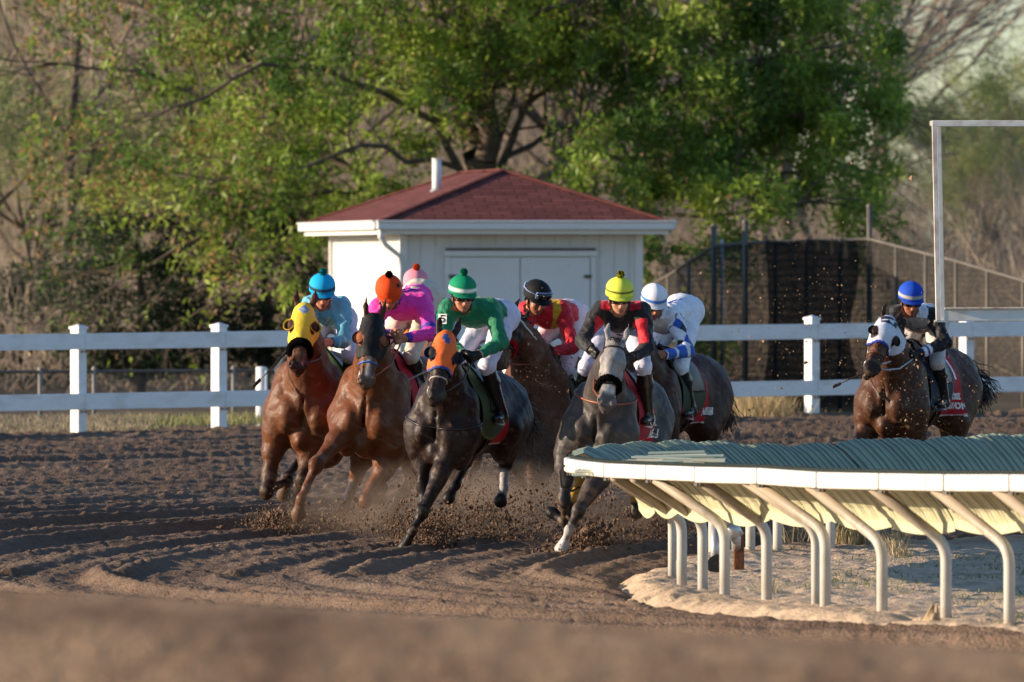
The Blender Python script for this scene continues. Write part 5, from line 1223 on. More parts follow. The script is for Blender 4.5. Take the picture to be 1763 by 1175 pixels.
    Fp = [(i * 4 + a, i * 4 + (a + 1) % 4, (i + 1) * 4 + (a + 1) % 4, (i + 1) * 4 + a) for i in range(n - 1) for a in range(4)]
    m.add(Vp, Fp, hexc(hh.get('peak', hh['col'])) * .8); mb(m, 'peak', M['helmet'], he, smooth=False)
    if hh.get('pom'):
        m = MB(); pc = hc + fu * R * .96 + fu * .024; rr = .030
        m.ball(pc, rr * .8, 10, 7, None, hexc(hh['pom']))
        for _ in range(260):
            d = nrm(rng.normal(size=3)); cc = hexc(hh['pom']) if rng.uniform() < .6 or not hh.get('pom2') else hexc(hh['pom2']); m.tube([pc + d * rr * .6, pc + d * rr * rng.uniform(1, 1.2)], [.006, .004], 3, cc * rng.uniform(.7, 1.2))
        mb(m, 'pompom', M['fleece'], he, smooth=True)
    if hh.get('mark') == 'star':                     # black star on the side of the cover
        c0 = hc + nrm(fs * .66 + ff_ * .55 + fu * .55) * R * 1.075; nn = nrm(c0 - hc); a1 = nrm(np.cross(nn, fu)); a2 = np.cross(nn, a1); V_ = [c0 + nn * .004]
        for k in range(10): r_ = .030 if k % 2 == 0 else .012; V_.append(c0 + a1 * math.sin(k * math.pi / 5) * r_ + a2 * math.cos(k * math.pi / 5) * r_ - nn * r_ * .10 + nn * .002)
        m = MB(); m.add(V_, [(0, 1 + k, 1 + (k + 1) % 10) for k in range(10)], (.01, .01, .01)); mb(m, 'star', M['hood'], he)
    # goggles (over the eyes, or pushed up on the helmet), chin strap
    gy = s.get('gog', (-.015, .094)); on = s.get('gogup', False); gz_ = .085 if on else -.006; gb = .128 if on else .094
    m = MB()
    for v in (-1, 1): m.ball(h_(v * .036, gb - .004, gz_), (.040, .022, .029), 12, 8, FX)
    m.ball(h_(0, gb + .004, gz_ + .004), (.03, .016, .016), 8, 6, FX); go = mb(m, 'goggles', M['lens'], B, smooth=True)
    m = MB(); ring = [h_(math.sin(a) * .080, gb - .022 + math.cos(a * 1.0) * .018, gz_ + .027) for a in np.linspace(-1.4, 1.4, 9)] + [h_(math.sin(a) * .078, gb - .022 + math.cos(a) * .018, gz_ - .024) for a in np.linspace(1.4, -1.4, 9)]
    ring.append(ring[0]); m.tube(ring, .006, 6, hexc(s.get('gogc', '3a3a3e'))); mb(m, 'goggle_frame', M['vcm'], go, smooth=True)
    sr_ = 1.04 if not on else 1.3; m = MB()
    bw_ = .088 if not on else .120; m.tube([h_(-.068, gb - .02, gz_), h_(-bw_, .02, gz_ + .006), h_(-bw_ * .98, -.05, gz_ + .01), h_(-bw_ * .5, -bw_ * 1.15, gz_ + .012), h_(bw_ * .5, -bw_ * 1.15, gz_ + .012), h_(bw_ * .98, -.05, gz_ + .01), h_(bw_, .02, gz_ + .006), h_(.068, gb - .02, gz_)], .011, 6, hexc(s.get('strapc', s.get('gogc', '3a3a3e'))), flat=.4)
    mb(m, 'goggle_strap', M['vcm'], go, smooth=True)
    m = MB()
    for v in (-1, 1): m.tube([h_(v * .084, .0, .0), h_(v * .078, .012, -.06), h_(v * .045, .04, -.115), h_(0, .055, -.128)], .0075, 6, hexc('101012'))
    mb(m, 'chin_strap', M['vcm'], he, smooth=True)
    m = MB()
    for k in range(70):                              # short hair under the helmet's rim, at the sides and back
        a = rng.uniform(1.5, 4.8); p0 = hd + (fs * math.sin(a) * .080 + ff_ * (math.cos(a) * .095 - .02)) + fu * rng.uniform(-.03, .02); m.tube([p0, p0 - fu * .03 + rng.normal(size=3) * .004], [.006, .002], 3, hexc(s.get('hairc', '1c120c')))
    mb(m, 'hair', M['vcm'], B)
    if s.get('extra'): s['extra'](dict(mb=mb, B=B, si=si, J=J, org=org, sc=sc, hp=hp, side=side, nup=nup, back=back, al=al, Vk=None, PX=PX, f=f, l=l, bv=BVHTree.FromPolygons([tuple(v) for v in (np.array([x.co for x in si.data.vertices]) + org)], [tuple(p.vertices) for p in si.data.polygons])))
    if s.get('whip'):
        a, b = PX(*s['whip'][0]), PX(*s['whip'][1]); m = MB(); e = nrm(b - a)
        m.tube([a, a * .75 + b * .25, a * .5 + b * .5, b], [.012, .009, .006, .004], 7, hexc(s.get('whipc', '26201c'))); m.box(b + e * .04, (.10, .006, .03), [e, nrm(np.cross(e, [0, 0, 1.])), nrm(np.cross(np.cross(e, [0, 0, 1.]), e))], hexc(s.get('whipc', '26201c')))
        tag(m.build('riding_crop', M['leather'], smooth=True), s['whipl'], 'crop', 'riding crops held by the jockeys')
    return B
# ------------------------------------------------------------------ the field: horses and riders, left to right
def plain(col, cuff=None, **k):
    a = hexc(col)
    def fn(X):
        c = np.tile(a, (len(X['P']), 1))
        if cuff:
            for t in (12, 14): c[(X['T'] == t) & (X['cuff'][t] > .74)] = hexc(cuff)
        return c
    return fn
def silk1(X):
    c = plain('66aec6')(X); P_ = X['P']; n = noise2(P_[:, 0] * 60 + P_[:, 1] * 30, P_[:, 2] * 14, 3)
    m = np.isin(X['T'], (12, 14)) & (n > .66) & (X['cuff'][14] < .55); c[m] = hexc('c9cda6')
    m = (X['T'] == 10) & (X['up'] < -.02) & (n > .70) & (X['ta'] < .3); c[m] = hexc('bfcaa8')
    for t in (12, 14): c[(X['T'] == t) & (X['cuff'][t] > .62)] = hexc('3f9cbc')
    return c
def silk2(X):
    c = plain('e838a6', '4a2ca0')(X)
    for t in (11, 13): c[(X['T'] == t) & (np.abs(X['arm'][t] - .84) < .085)] = hexc('4a2ca0')
    c[(X['T'] == 15)] = hexc('4a2ca0'); return c
def silk3(X):
    c = plain('0b7350')(X)
    for t in (12, 14): c[(X['T'] == t) & (X['cuff'][t] > .86)] = hexc('d8e2da')
    return c
def silk4(X):
    c = plain('c01226')(X); c[(X['T'] == 10) & (np.abs(X['side'] - .10) < .035) & (X['ta'] > -.12) & (X['ta'] < .28)] = hexc('d0a020')
    c[(X['T'] == 10) & (np.abs(X['side'] - .155) < .012) & (X['ta'] > .2)] = hexc('182a70'); return c
def silk5(X):
    c = plain('15151a')(X); s_ = np.abs(X['side']); c[np.isin(X['T'], (10, 11, 13)) & (s_ > .075) & (s_ < .165) & (X['up'] > -.01) & (X['ta'] < .25)] = hexc('b8122c')
    for t in (11, 13): c[(X['T'] == t) & (X['arm'][t] > .28) & (X['arm'][t] < .95) & (np.abs(X['side']) < np.abs(.205 + .03 * X['arm'][t])) & (X['up'] < .06)] = hexc('c41428')
    return c
def diamonds(X, c, t, cols):
    for tt in t:
        m = X['T'] == tt; a = X['arm'][tt][m] * 3.2; P_ = X['P'][m]; b = (P_[:, 0] * .9 + P_[:, 1] * .7) * 10
        i = (np.floor(a + b) + 2 * np.floor(a - b)).astype(int) % len(cols); c[m] = np.array([hexc(q) for q in cols])[i]
def silk6(X):
    c = plain('dfe3ee')(X); diamonds(X, c, (11, 13), ['dfe3ee', '2a4fa8', '14161e', 'd9dced']); 
    for t in (12, 14): m = (X['T'] == t); c[m] = hexc('2f62b8'); c[m & (np.sin(X['arm'][t] * 16) > .75)] = hexc('dfe3ee')
    c[(X['T'] == 10) & (X['up'] < .0) & (X['ta'] < .15)] = hexc('cbbdb8'); return c
def silk7(X):
    c = plain('e07826')(X); c[(X['ta'] > .22) & (X['T'] == 10)] = hexc('2046b0'); c[X['T'] == 13] = hexc('2046b0'); return c
def silk8(X):
    c = plain('dfe2ea')(X); 
    for t in (11, 12, 13, 14): c[X['T'] == t] = hexc('121216')
    for t in (12, 14): m = (X['T'] == t) & (X['cuff'][t] > .55); c[m] = hexc('dfe2ea'); c[m & (np.sin(X['cuff'][t] * 38) > .3)] = hexc('202c68')
    c[(X['T'] == 10) & (X['up'] < -.02)] = hexc('a3948c'); c[(X['T'] == 10) & (np.abs(X['side']) > .10) & (X['up'] > -.03) & (X['ta'] < .2)] = hexc('15151a')
    c[(X['T'] == 10) & (X['up'] > 0) & (np.abs(X['ta'] - .5) < .07)] = hexc('2a50b8'); return c
def decal(G, at, along, size, shapes, name='emblem'):
    """flat marks laid on the silks: at = point above the cloth, shapes = list of (polyline, width, colour) in the cloth plane"""
    m = MB(); n = G['nup']
    for pl, wd, col in shapes:
        pts = []
        for x, y in pl:
            q = at + G['side'] * x * size + along * y * size + n * .3; h = G['bv'].ray_cast(Vector(q), Vector(-n), .8)
            if h[0] is not None: pts.append(np.array(h[0]) + n * .005)
        if len(pts) > 1: m.tube(pts, wd * size, 5, hexc(col), flat=.5)
    if m.v: G['mb'](m, name, M['vcm'], G['si'])
def ex2(G):
    a = G['sc'] * .80 + G['hp'] * .20 + G['side'] * .03; t = np.linspace(0, 6.28, 25)
    decal(G, a, -G['back'], .10, [([(math.cos(x) * .95, math.sin(x) * .75) for x in t], .09, '4a2ca0'), ([(-.3, -.4), (-.1, .4), (.15, -.1), (.4, .42)], .10, '4a2ca0'), ([(-.35, 0), (.4, .0)], .08, '4a2ca0')])
def ex6(G):
    a = G['sc'] * .5 + G['hp'] * .5; decal(G, a, -G['back'], .09, [([(-.8, .8), (.8, .8), (-.6, -.7), (.9, -.7)], .11, '2a50b8'), ([(-.3, .1), (.5, .15)], .09, '2a50b8')])
def ex3(G):                                         # number patch high on the sleeve: a white square with a black 5
    a, b = G['al'][11]; c = a * .62 + b * .38; n = nrm(np.array([-.35, -1, .1])); ax = nrm(np.cross([0, 0, 1.], n)) * -1; up = np.cross(ax, n); up = up if up[2] > 0 else -up; ax = ax if ax[0] > 0 else -ax
    p = c + n * .085; m = MB(); m.box(p, (.075, .004, .085), [ax, n, up], hexc('e6e4e0')); o_ = G['mb'](m, 'number_patch', M['vcm'], G['si'])
    m = MB(); q = p + n * .005; pl = [(.022, .028), (-.014, .028), (-.016, .004), (.008, .006), (.018, -.008), (.008, -.026), (-.018, -.026)]; m.tube([q + ax * x + up * y for x, y in pl], .0055, 5, hexc('101010')); G['mb'](m, 'number', M['vcm'], o_)
def ex1(G): pass
def ex8(G):
    c = G['sc'] - G['nup'] * .11 - G['back'] * .06; m = MB(); n = nrm(G['f'] + np.array([0, 0, -.2]))
    for v in (-1, 1): m.tube([c + n * .04, c + n * .04 + G['l'] * v * .03 + np.array([0, 0, .012]), c + n * .03 + G['l'] * v * .07 + np.array([0, 0, -.005])], [.006, .016, .004], 6, hexc('2c3f80'))
    G['mb'](m, 'bow_tie', M['vcm'], G['si'])

R1 = 'ridden by the jockey in '
h1 = horse(dict(px=527, D=100, yaw=6, roll=5, label='bay horse at far left of the field in a yellow hood with eye cups', poll=(524, 530, -.62), muzzle=(513, 634), hyaw=-4, hroll=2, hs=1.10, S=1.16, drop=.09,
    coat=dict(body='5c351e', dark='1a0f0b', muz='3a2018', points=.85, mane='1c100c'),
    fr=[(474, 752, -.02), (459, 846, -.12), (495, 826, .14), (488, 852, .26)], fl=[(538, 772, -.10), (520, 826, -.22), (507, 866, -.08), (501, 906, -.05)],
    hr=[(540, 765, 1.0), (520, 784, 1.25), (493, 822, 1.05), (488, 850, .98)], hl=[(560, 775, 1.05), (528, 795, 1.35), (514, 838, 1.2), (512, 862, 1.25)],
    wrap=dict(hr='20242c', hl='20242c'), hoof='5b4636',
    hood=dict(col='e2c33a', end=.31, eye='3a1c10', cup=('e0b92c', 'c8921c'), patch=('6f8cc0', .045, .050, 'diamond')), roll_c=(.335, .037, '0c0b0b'), nose='101010', rein=(556, 592, -.15),
    pad='a7b85a', padtrim='b9c56a', cloth=True, text=[]))
h2 = horse(dict(px=640, D=99, yaw=13, roll=7, label='chestnut horse in a black hood and blue noseband, second from left', poll=(643, 548, -.60), muzzle=(630, 662), hyaw=-6, hroll=-3, hs=1.10, S=1.16, drop=.10,
    coat=dict(body='60341a', dark='2a140b', muz='5a4438', points=.25, mane='2a160e', face=('bfb4ac', -.004, .30, .50)),
    fr=[(594, 742, -.15), (545, 800, -.42), (518, 858, -.50), (513, 884, -.42)], fl=[(672, 785, -.05), (630, 862, -.22), (655, 860, .02), (656, 842, .12)],
    hr=[(632, 762, .95), (612, 826, 1.2), (592, 876, 1.0), (575, 900, .92)], hl=[(712, 775, 1.0), (707, 826, 1.3), (687, 862, 1.1), (671, 893, 1.02)],
    wrap=dict(hr='232b38', hl='1c2430'), hoof='5a4232',
    hood=dict(col='141316', end=.33, eye='8a4f30', cup=('121114', '121114'), cr=1.0), nose='2b63b4', rein=(686, 586, -.18), reinc='8a4030',
    pad='a01220', padtrim='c6d070', text=[]))
h3 = horse(dict(px=765, D=95.5, yaw=18, roll=8, label='dark bay horse in an orange hood with round black eye cups', poll=(769, 578, -.60), muzzle=(750, 690), hyaw=-10, hroll=-2, hs=1.08, S=1.02, drop=.10,
    soil=.25, coat=dict(body='241612', dark='0f0b0a', muz='2c2320', points=.9, headc='24160f'),
    fr=[(728, 780, -.02), (731, 866, -.1), (742, 835, .12), (748, 815, .22)], fl=[(770, 788, -.20), (728, 882, -.42), (711, 914, -.46), (696, 942, -.42)],
    hr=[(815, 750, .95), (802, 796, 1.22), (784, 836, 1.05), (773, 856, 1.0)], hl=[(872, 735, .90), (869, 800, 1.2), (866, 842, 1.12), (862, 862, 1.08)],
    sock=dict(hl=('8f8b8d', .2)), hoof='1c1613',
    hood=dict(col='e2692f', end=.31, trim='27407e', eye='0c0a0a', cup=('141316', '20305c'), cr=1.05, patch=('34548e', .05, .042, 'head')), nose='a49a90', rein=(812, 614, -.18), reinc='1c1210', yokec='1a1010', yoke=1.12,
    pad='3c4628', padtrim='5a6438', text=[]))
h4 = horse(dict(px=918, D=101, yaw=10, roll=6, dusty=True, label='dirt-spattered dark brown horse with a red fleece noseband and white beaded browband', poll=(893, 548, -.50), muzzle=(862, 634), hyaw=-48, hroll=-8, hs=1.02, S=1.12, drop=.10, vox=.014,
    coat=dict(body='5a3320', dark='2a1810', muz='4a352a', points=.3, headc='1c1512'), 
    fr=[(905, 765, -.1), (893, 806, -.3), (899, 836, -.1), (890, 850, .0)], fl=[(955, 775, -.05), (932, 828, -.22), (912, 856, -.05), (906, 868, .02)],
    brow='d8d4cc', bridle='121012', rein=(940, 608, -.15), reinc='8a3a20', roll_c=(.32, .026, 'b01626'), text=[]))
h5 = horse(dict(px=1034, D=95, yaw=12, roll=9, label='dappled grey horse with a black fleece noseband beside the inside rail', poll=(1060, 590, -.58), muzzle=(1043, 703), hyaw=-4, hroll=-3, hs=1.06, S=1.03, padr=.33, drop=.10,
    coat=dict(body='3a3635', dark='1d1b1c', muz='5a5352', points=.85, dapple=True, leg='2a2829', headc='8e8a89', mane='1a191b', face=('b5b0ad', .022, .05, .46)),
    fr=[(975, 782, -.05), (972, 862, -.15), (973, 900, .05), (952, 884, .12)], fl=[(1030, 822, -.20), (996, 880, -.42), (980, 914, -.46), (967, 946, -.42)],
    hr=[(1040, 770, 1.0), (1005, 818, 1.2), (984, 862, 1.05), (978, 880, 1.0)], hl=[(1118, 770, .95), (1104, 812, 1.2), (1094, 860, 1.1), (1096, 882, 1.08)],
    wrap=dict(hr='b8862a', hl='b8862a'), sock=dict(fl=('aaa6a4', .72, 1)), hoof='151313', brow='1a1412', bridle='1a1210', roll_c=(.33, .031, '0a0a0a'), rein=(1030, 640, -.3), reinc='7a4028', yokec='7a4028', yoke=1.34,
    pad='8c1422', padtrim='b81426', text=[('NER', -.80, 1.10, .10, .1), ('A', -.78, 1.2, .12, .1)]))
h6 = horse(dict(px=1112, D=101, yaw=20, roll=7, label='dark brown horse half hidden behind the grey, its white-capped jockey in blue and white', poll=(1093, 592, -.45), muzzle=(1078, 690), hyaw=-10, S=1.05, padr=.36, drop=.08, vox=.014,
    soil=.3, coat=dict(body='3c2014', dark='100b09', muz='1c1512', points=.8), fr=[(1060, 775, -.05), (1030, 820, -.3), (1019, 858, -.1), (1013, 876, 0)], pad='2f3a24', padtrim='c01426', rein=(1130, 614, -.18), text=[('NER', -.80, 1.10, .09, .1)], tail=(-.5, .1, -.7)))
h7 = horse(dict(px=748, D=104, yaw=12, roll=6, label='brown horse mostly hidden between the chestnut and the orange-hooded horse', poll=(757, 580, -.45), muzzle=(748, 680), hyaw=-5, S=1.08, drop=.06, vox=.015,
    coat=dict(body='4e2c1c', dark='1a100c', muz='1c1512', points=.8), fr=[(700, 765, 0), (652, 812, -.1), (642, 850, .1), (645, 866, .2)], wrap=dict(fr='d83a5a'), hr=[(800, 750, 1.0), (803, 800, 1.2), (800, 850, 1.1), (796, 872, 1.08)], text=[]))
h8 = horse(dict(px=1539, D=104, yaw=21, roll=5, dusty=False, label='bay horse in a white hood wearing the red number 1 cloth, alone at the right', poll=(1531, 552, -.55), muzzle=(1500, 640), hyaw=-22, hroll=-2, hs=1.10, S=1.10, drop=.10,
    coat=dict(body='4a2c1d', dark='140d0a', muz='2c1d18', points=.8), hood=dict(col='cfd2dc', end=.29, trim='2a3a94', eye='2a1610', cup=('131216', '131216'), cr=.9, patch=('23314a', .035, .045, 'stag')), nose='6a3a24', bridle='b8bcc4', rein=(1572, 612, -.18), reinc='a8adb4',
    padr=.33, pad='1c2a38', padtrim='3a5868', tail=(-.55, .45, -.25), tail_l=.48, clothc='a80e22', clx=-.90, text=[('1', -.80, 1.34, .25, .0), ('OSSEL', -.80, 1.165, .072, 0), ('GUS FON', -.80, 1.085, .072, 0)]))

rider(dict(D=100, label='jockey in pale blue silks and cyan cap on the yellow-hooded horse', fyaw=-6, fpitch=22, seed=1, silk=silk1, cap=dict(col='12a0d2', band='1c4050', pom='1890a0', pom2='0c4a5a', bw=.12), gogc='c8c8cc', strapc='b0b4b8', breech='c8c4d8', skin='c08468',
    J=dict(hc=(555, 493, -.08), sl=(533, 526, .1), sr=(590, 527, .14), el=(527, 578, -.02), hl=(548, 592, -.18), er=(592, 588, .0), hr=(566, 590, -.2), hipl=(567, 548, .6), hipr=(592, 550, .6), kl=(512, 600, .3), kr=(603, 612, .22), al=(482, 640, .5), ar=(604, 668, .5)),
    whip=((492, 608, -.2), (447, 655, -.35)), whipl='thin dark crop pointing down left past the yellow-hooded horse'), h1)
rider(dict(D=99, label='jockey in pink silks and orange cap on the black-hooded horse', fyaw=-4, fpitch=32, seed=2, silk=silk2, cap=dict(col='e04a18', pom='1c1614', mark='star', band=None), gogc='b8b4b0', breech='c9bfae', skin='b07458', extra=ex2,
    J=dict(hc=(669, 496, -.08), sl=(650, 530, .1), sr=(728, 520, .16), el=(648, 578, -.0), hl=(678, 575, -.2), er=(742, 574, -.02), hr=(693, 584, -.2), hipl=(716, 505, .60), hipr=(740, 510, .60), kl=(662, 600, .28), kr=(708, 612, .2), al=(652, 668, .5), ar=(724, 662, .5)),
    whip=((738, 637, .0), (668, 672, -.2)), whipc='8a8276', whipl='pale crop slanting in front of the pink jockey knee, left of the orange hood'), h2)
rider(dict(D=95.5, label='jockey in green silks and green cap with a white band', fyaw=-16, fpitch=14, seed=3, silk=silk3, cap=dict(col='07835c', band='d4e0da', pom='06795a'), gogc='1c1c20', breech='cfcbe0', glove='0e0e10', skin='b87c62', extra=ex3, piping='d0d4d8',
    J=dict(hc=(797, 496, -.1), sl=(770, 532, .1), sr=(846, 530, .14), el=(764, 582, -.0), hl=(802, 612, -.2), er=(862, 590, -.02), hr=(820, 614, -.2), hipl=(846, 540, .6), hipr=(872, 545, .6), kl=(792, 612, .3), kr=(838, 630, .14), al=(800, 684, .5), ar=(863, 710, .36))), h3)
rider(dict(D=101, label='jockey in red silks with a yellow shoulder stripe and black cap', fyaw=-30, fpitch=26, seed=4, silk=silk4, cap=dict(col='17171a'), gogup=True, gogc='8a9cc0', strapc='9aaacb', breech='e0ccd4', glove='121214', skin='9a6248',
    J=dict(hc=(926, 504, -.08), sl=(906, 535, .1), sr=(968, 534, .16), el=(906, 582, .0), hl=(932, 602, -.2), er=(985, 598, .0), hr=(946, 608, -.18), hipl=(972, 540, .62), hipr=(994, 545, .62), kl=(915, 604, .3), kr=(974, 640, .2), al=(925, 690, .5), ar=(984, 690, .46)),
    whip=((985, 646, .1), (948, 673, -.05)), whipl='black crop held low beside the red jockey knee'), h4)
rider(dict(D=95, label='jockey in black silks with red shoulders and a lime yellow cap', fyaw=-10, fpitch=16, seed=5, silk=silk5, cap=dict(col='d4dc4e', band='1c1c18', pom='b8b428', pom2='1a1a10', bw=.09), gogc='101014', breech='c8c8dc', glove='101012', skin='c08a70',
    J=dict(hc=(1067, 500, -.1), sl=(1034, 536, .1), sr=(1105, 536, .1), el=(1003, 586, -.03), hl=(1020, 606, -.2), er=(1114, 600, -.03), hr=(1084, 618, -.2), hipl=(1052, 560, .6), hipr=(1090, 562, .6), kl=(1010, 632, .28), kr=(1108, 632, .12), al=(998, 694, .5), ar=(1115, 714, .30))), h5)
rider(dict(D=101, label='jockey in white silks with blue and black diamond sleeves and white cap', fyaw=-14, fpitch=26, seed=6, silk=silk6, cap=dict(col='dfe2ec', band='4a78c4', bw=.13), gogc='2c2c30', breech='dfe3ee', skin='a06c54', extra=ex6,
    J=dict(hc=(1127, 511, -.08), sl=(1112, 550, .08), sr=(1158, 545, .14), el=(1100, 592, .0), hl=(1118, 614, -.2), er=(1184, 604, -.02), hr=(1138, 612, -.2), hipl=(1168, 530, .62), hipr=(1190, 536, .62), kl=(1112, 632, .3), kr=(1172, 632, .12), al=(1112, 694, .5), ar=(1189, 702, .28))), h6)
rider(dict(D=104, label='jockey in a pale pink cap, mostly hidden behind the pink jockey', fyaw=-6, fpitch=22, seed=7, vox=.011, silk=silk7, cap=dict(col='e08c9c', pom='e8502c'), breech='c8c8d4', skin='b07c60',
    J=dict(hc=(716, 484, -.08), sl=(700, 526, .1), sr=(758, 526, .14), el=(700, 576, .0), hl=(730, 596, -.2), er=(770, 578, .0), hr=(745, 600, -.2), hipl=(745, 540, .62), hipr=(770, 545, .62), kl=(705, 615, .3), kr=(772, 622, .25), al=(708, 690, .5), ar=(772, 690, .5))), h7)
rider(dict(D=104, label='jockey in black and white silks and a royal blue cap at the right', fyaw=-12, fpitch=20, seed=8, silk=silk8, cap=dict(col='1c49b4', band='a8a8a0', bw=.14), gogc='2c2c30', glove='15151a', breech='c4bcb8', skin='a46a50', piping='bfc6cc', extra=ex8,
    J=dict(hc=(1569, 506, -.08), sl=(1545, 540, .1), sr=(1607, 546, .14), el=(1546, 586, .0), hl=(1562, 608, -.2), er=(1627, 590, .0), hr=(1580, 611, -.2), hipl=(1585, 545, .62), hipr=(1612, 552, .62), kl=(1545, 628, .3), kr=(1614, 624, .12), al=(1540, 690, .5), ar=(1624, 686, .32)),
    whip=((1492, 640, -.1), (1446, 661, -.3)), whipc='4a4038', whipl='grey-brown crop pointing down left in front of the boards at the right'), h8)

# ------------------------------------------------------------------ dirt thrown up by the hooves
def clods(name, label, spots, col=((.10, .062, .042), (.17, .11, .075))):
    C = []; S_ = []
    for px, py, D, n, sx_, sz, up, sz0 in spots:
        p = P(px, py, D); zgr = float(gz(p[0], D)); x = rng.normal(size=(n, 3)) * np.array([sx_, .3, sz]); q = p + x; q[:, 2] = np.where(q[:, 2] < zgr, zgr + np.abs(q[:, 2] - zgr) * .6, q[:, 2]) + up * rng.uniform(0, 1, n) ** 3
        C.append(q); S_.append(sz0 * .62 * rng.lognormal(0, .6, n))
    C = np.concatenate(C); S_ = np.concatenate(S_); n = len(C)
    base = np.array([[1, 0, 0], [-1, 0, 0], [0, 1, 0], [0, -1, 0], [0, 0, 1], [0, 0, -1.]]); F0 = np.array([[0, 2, 4], [2, 1, 4], [1, 3, 4], [3, 0, 4], [2, 0, 5], [1, 2, 5], [3, 1, 5], [0, 3, 5]])
    V = C[:, None] + base[None] * S_[:, None, None] * rng.uniform(.5, 1.4, (n, 6, 1)) + rng.normal(size=(n, 6, 3)) * S_[:, None, None] * .25
    F = (np.arange(n)[:, None, None] * 6 + F0[None]).reshape(-1, 3); t = rng.uniform(0, 1, (n, 1)); c = np.repeat(np.array(col[0]) * (1 - t) + np.array(col[1]) * t, 6, 0)
    me = mesh_np(name, V.reshape(-1, 3), None, F, c, smooth=False); tag(link(name, me, M['dirt']), label, 'dirt spray', kind='stuff')
clods('dirt_spray', 'clods and crumbs of soil thrown up around the galloping hooves', [
    (482, 908, 99.6, 2200, .11, .05, .12, .010), (500, 905, 99.8, 900, .25, .06, .25, .007), (590, 908, 99.2, 900, .30, .05, .2, .007), (640, 915, 98.8, 1200, .35, .07, .25, .007),
    (735, 925, 95.9, 2600, .12, .06, .18, .011), (690, 915, 96.5, 1200, .25, .07, .2, .007), (800, 900, 97.5, 2400, .35, .13, .35, .007), (850, 915, 97.2, 2600, .28, .09, .3, .008), (870, 860, 99.5, 1800, .38, .20, .4, .006),
    (905, 780, 100.6, 2600, .20, .36, .3, .0055), (900, 840, 100.3, 2200, .30, .15, .3, .006), (930, 700, 100.2, 1400, .18, .30, .2, .005), (960, 900, 97.0, 1200, .30, .12, .3, .007),
    (1012, 942, 95.1, 3000, .13, .055, .15, .011), (968, 958, 94.9, 900, .09, .03, .03, .009), (1100, 915, 96.5, 2200, .28, .09, .3, .008), (1140, 920, 96.8, 1200, .20, .09, .25, .008), (1060, 880, 97.5, 1000, .3, .15, .3, .006)])
clods('flying_crumbs', 'fine crumbs of soil hanging in the air round the last horse at the right', [
    (1395, 640, 103.5, 260, .55, .55, 0, .0055), (1560, 680, 103.0, 700, .30, .30, 0, .005), (1440, 560, 103.5, 220, .4, .5, 0, .006), (1280, 660, 103, 120, .4, .5, 0, .006), (1620, 620, 103.3, 120, .3, .4, 0, .005), (1000, 560, 100, 60, .4, .3, 0, .005)], col=((.22, .13, .07), (.42, .27, .16)))
# dug-in heaps where a hoof has just struck
def heap(px, py, D, w_, h_, lab):
    p = P(px, py, D); p[2] = float(gz(p[0], D)) - .01; n = 900; a = rng.uniform(0, 6.28, n); r = np.sqrt(rng.uniform(0, 1, n)); q = p + np.stack([np.cos(a) * r * w_, np.sin(a) * r * w_ * 1.4, (1 - r ** 1.5) * h_ * rng.uniform(.2, 1, n)], 1)
    S_ = .016 * rng.lognormal(0, .4, n); base = np.array([[1, 0, 0], [-1, 0, 0], [0, 1, 0], [0, -1, 0], [0, 0, 1], [0, 0, -1.]]); F0 = np.array([[0, 2, 4], [2, 1, 4], [1, 3, 4], [3, 0, 4], [2, 0, 5], [1, 2, 5], [3, 1, 5], [0, 3, 5]])
    V = q[:, None] + base[None] * S_[:, None, None] * rng.uniform(.5, 1.4, (n, 6, 1)); F = (np.arange(n)[:, None, None] * 6 + F0[None]).reshape(-1, 3)
    tag(link('soil_heap', mesh_np('soil_heap', V.reshape(-1, 3), None, F, np.tile([.12, .075, .05], (n * 6, 1)), smooth=False), M['dirt']), lab, 'soil heap', kind='stuff')
heap(478, 913, 99.7, .17, .10, 'loose soil heaped where the yellow-hooded horse struck'); heap(738, 935, 95.7, .19, .10, 'loose soil heaped behind the planted foreleg of the orange-hooded horse'); heap(1018, 953, 94.8, .20, .10, 'loose soil heaped behind the planted white foot of the grey horse'); heap(964, 960, 94.8, .12, .05, 'loose soil pushed up round the white foot of the grey')

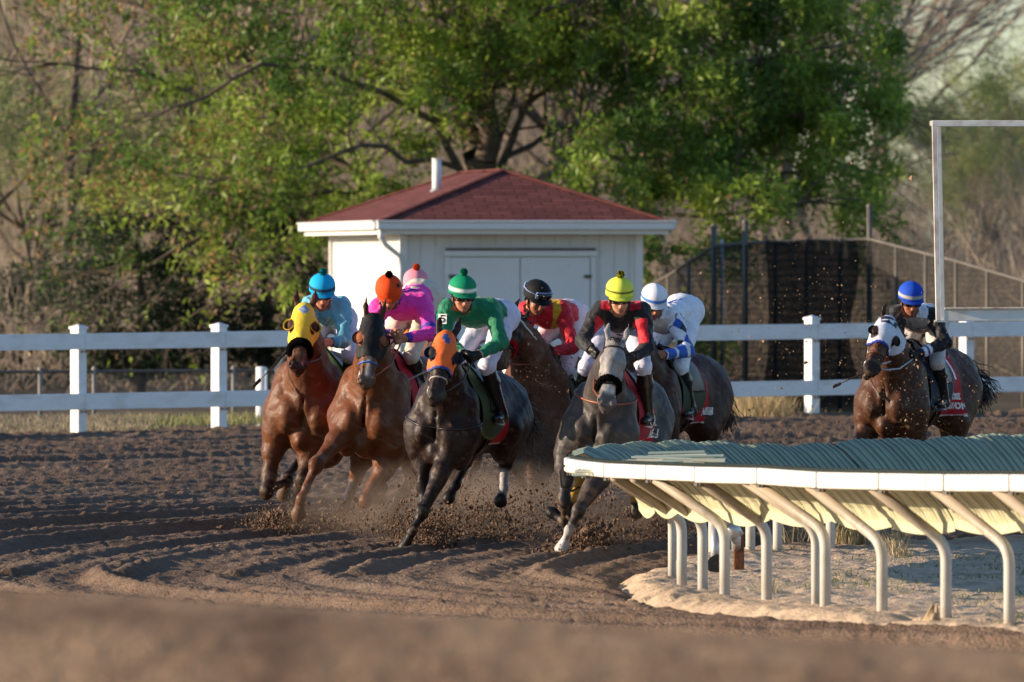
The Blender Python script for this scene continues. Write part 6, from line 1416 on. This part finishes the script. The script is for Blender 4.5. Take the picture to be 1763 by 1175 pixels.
# dust hanging low round the hooves
def dust(name, label, c, rad, dens, tint=(.62, .46, .34)):
    m = bpy.data.materials.new(name); m.use_nodes = True; n = m.node_tree; n.nodes.remove(n.nodes['Principled BSDF']); N = n.nodes.new; L = n.links.new
    v = N('ShaderNodeVolumePrincipled'); v.inputs['Color'].default_value = (*tint, 1); v.inputs['Anisotropy'].default_value = .2
    tc = N('ShaderNodeTexCoord'); no = N('ShaderNodeTexNoise'); no.inputs['Scale'].default_value = 3.2; no.inputs['Detail'].default_value = 4; L(tc.outputs['Object'], no.inputs[0])
    mr = N('ShaderNodeMapRange'); mr.inputs[1].default_value = .42; mr.inputs[2].default_value = .72; mr.inputs[4].default_value = dens; L(no.outputs[0], mr.inputs[0])
    le = N('ShaderNodeVectorMath'); le.operation = 'LENGTH'; sc_ = N('ShaderNodeVectorMath'); sc_.operation = 'DIVIDE'; sc_.inputs[1].default_value = rad; L(tc.outputs['Object'], sc_.inputs[0]); L(sc_.outputs[0], le.inputs[0])
    fo = N('ShaderNodeMapRange'); fo.inputs[1].default_value = 1.0; fo.inputs[2].default_value = .3; L(le.outputs['Value'], fo.inputs[0])
    mu = N('ShaderNodeMath'); mu.operation = 'MULTIPLY'; L(mr.outputs[0], mu.inputs[0]); L(fo.outputs[0], mu.inputs[1]); L(mu.outputs[0], v.inputs['Density'])
    L(v.outputs[0], n.nodes['Material Output'].inputs['Volume'])
    b = MB(); b.ball([0, 0, 0], rad, 20, 12); o_ = b.build(name, m, smooth=True, loc=tuple(c)); tag(o_, label, 'dust', kind='stuff')
p_ = P(800, 905, 98.6); p_[2] = float(gz(p_[0], 98.6)) + .25; dust('dust_cloud', 'brown dust hanging low round the legs of the leading horses', p_, (1.75, 1.6, .48), 1.5)
p_ = P(920, 780, 100.4); dust('dust_plume', 'brown dust plume in front of the dirt-spattered horse', p_, (.42, .5, .75), 1.3)
p_ = P(1090, 905, 96.6); p_[2] = float(gz(p_[0], 96.6)) + .2; dust('dust_haze', 'thin dust round the hind feet of the grey horse', p_, (.75, .9, .35), 1.2)
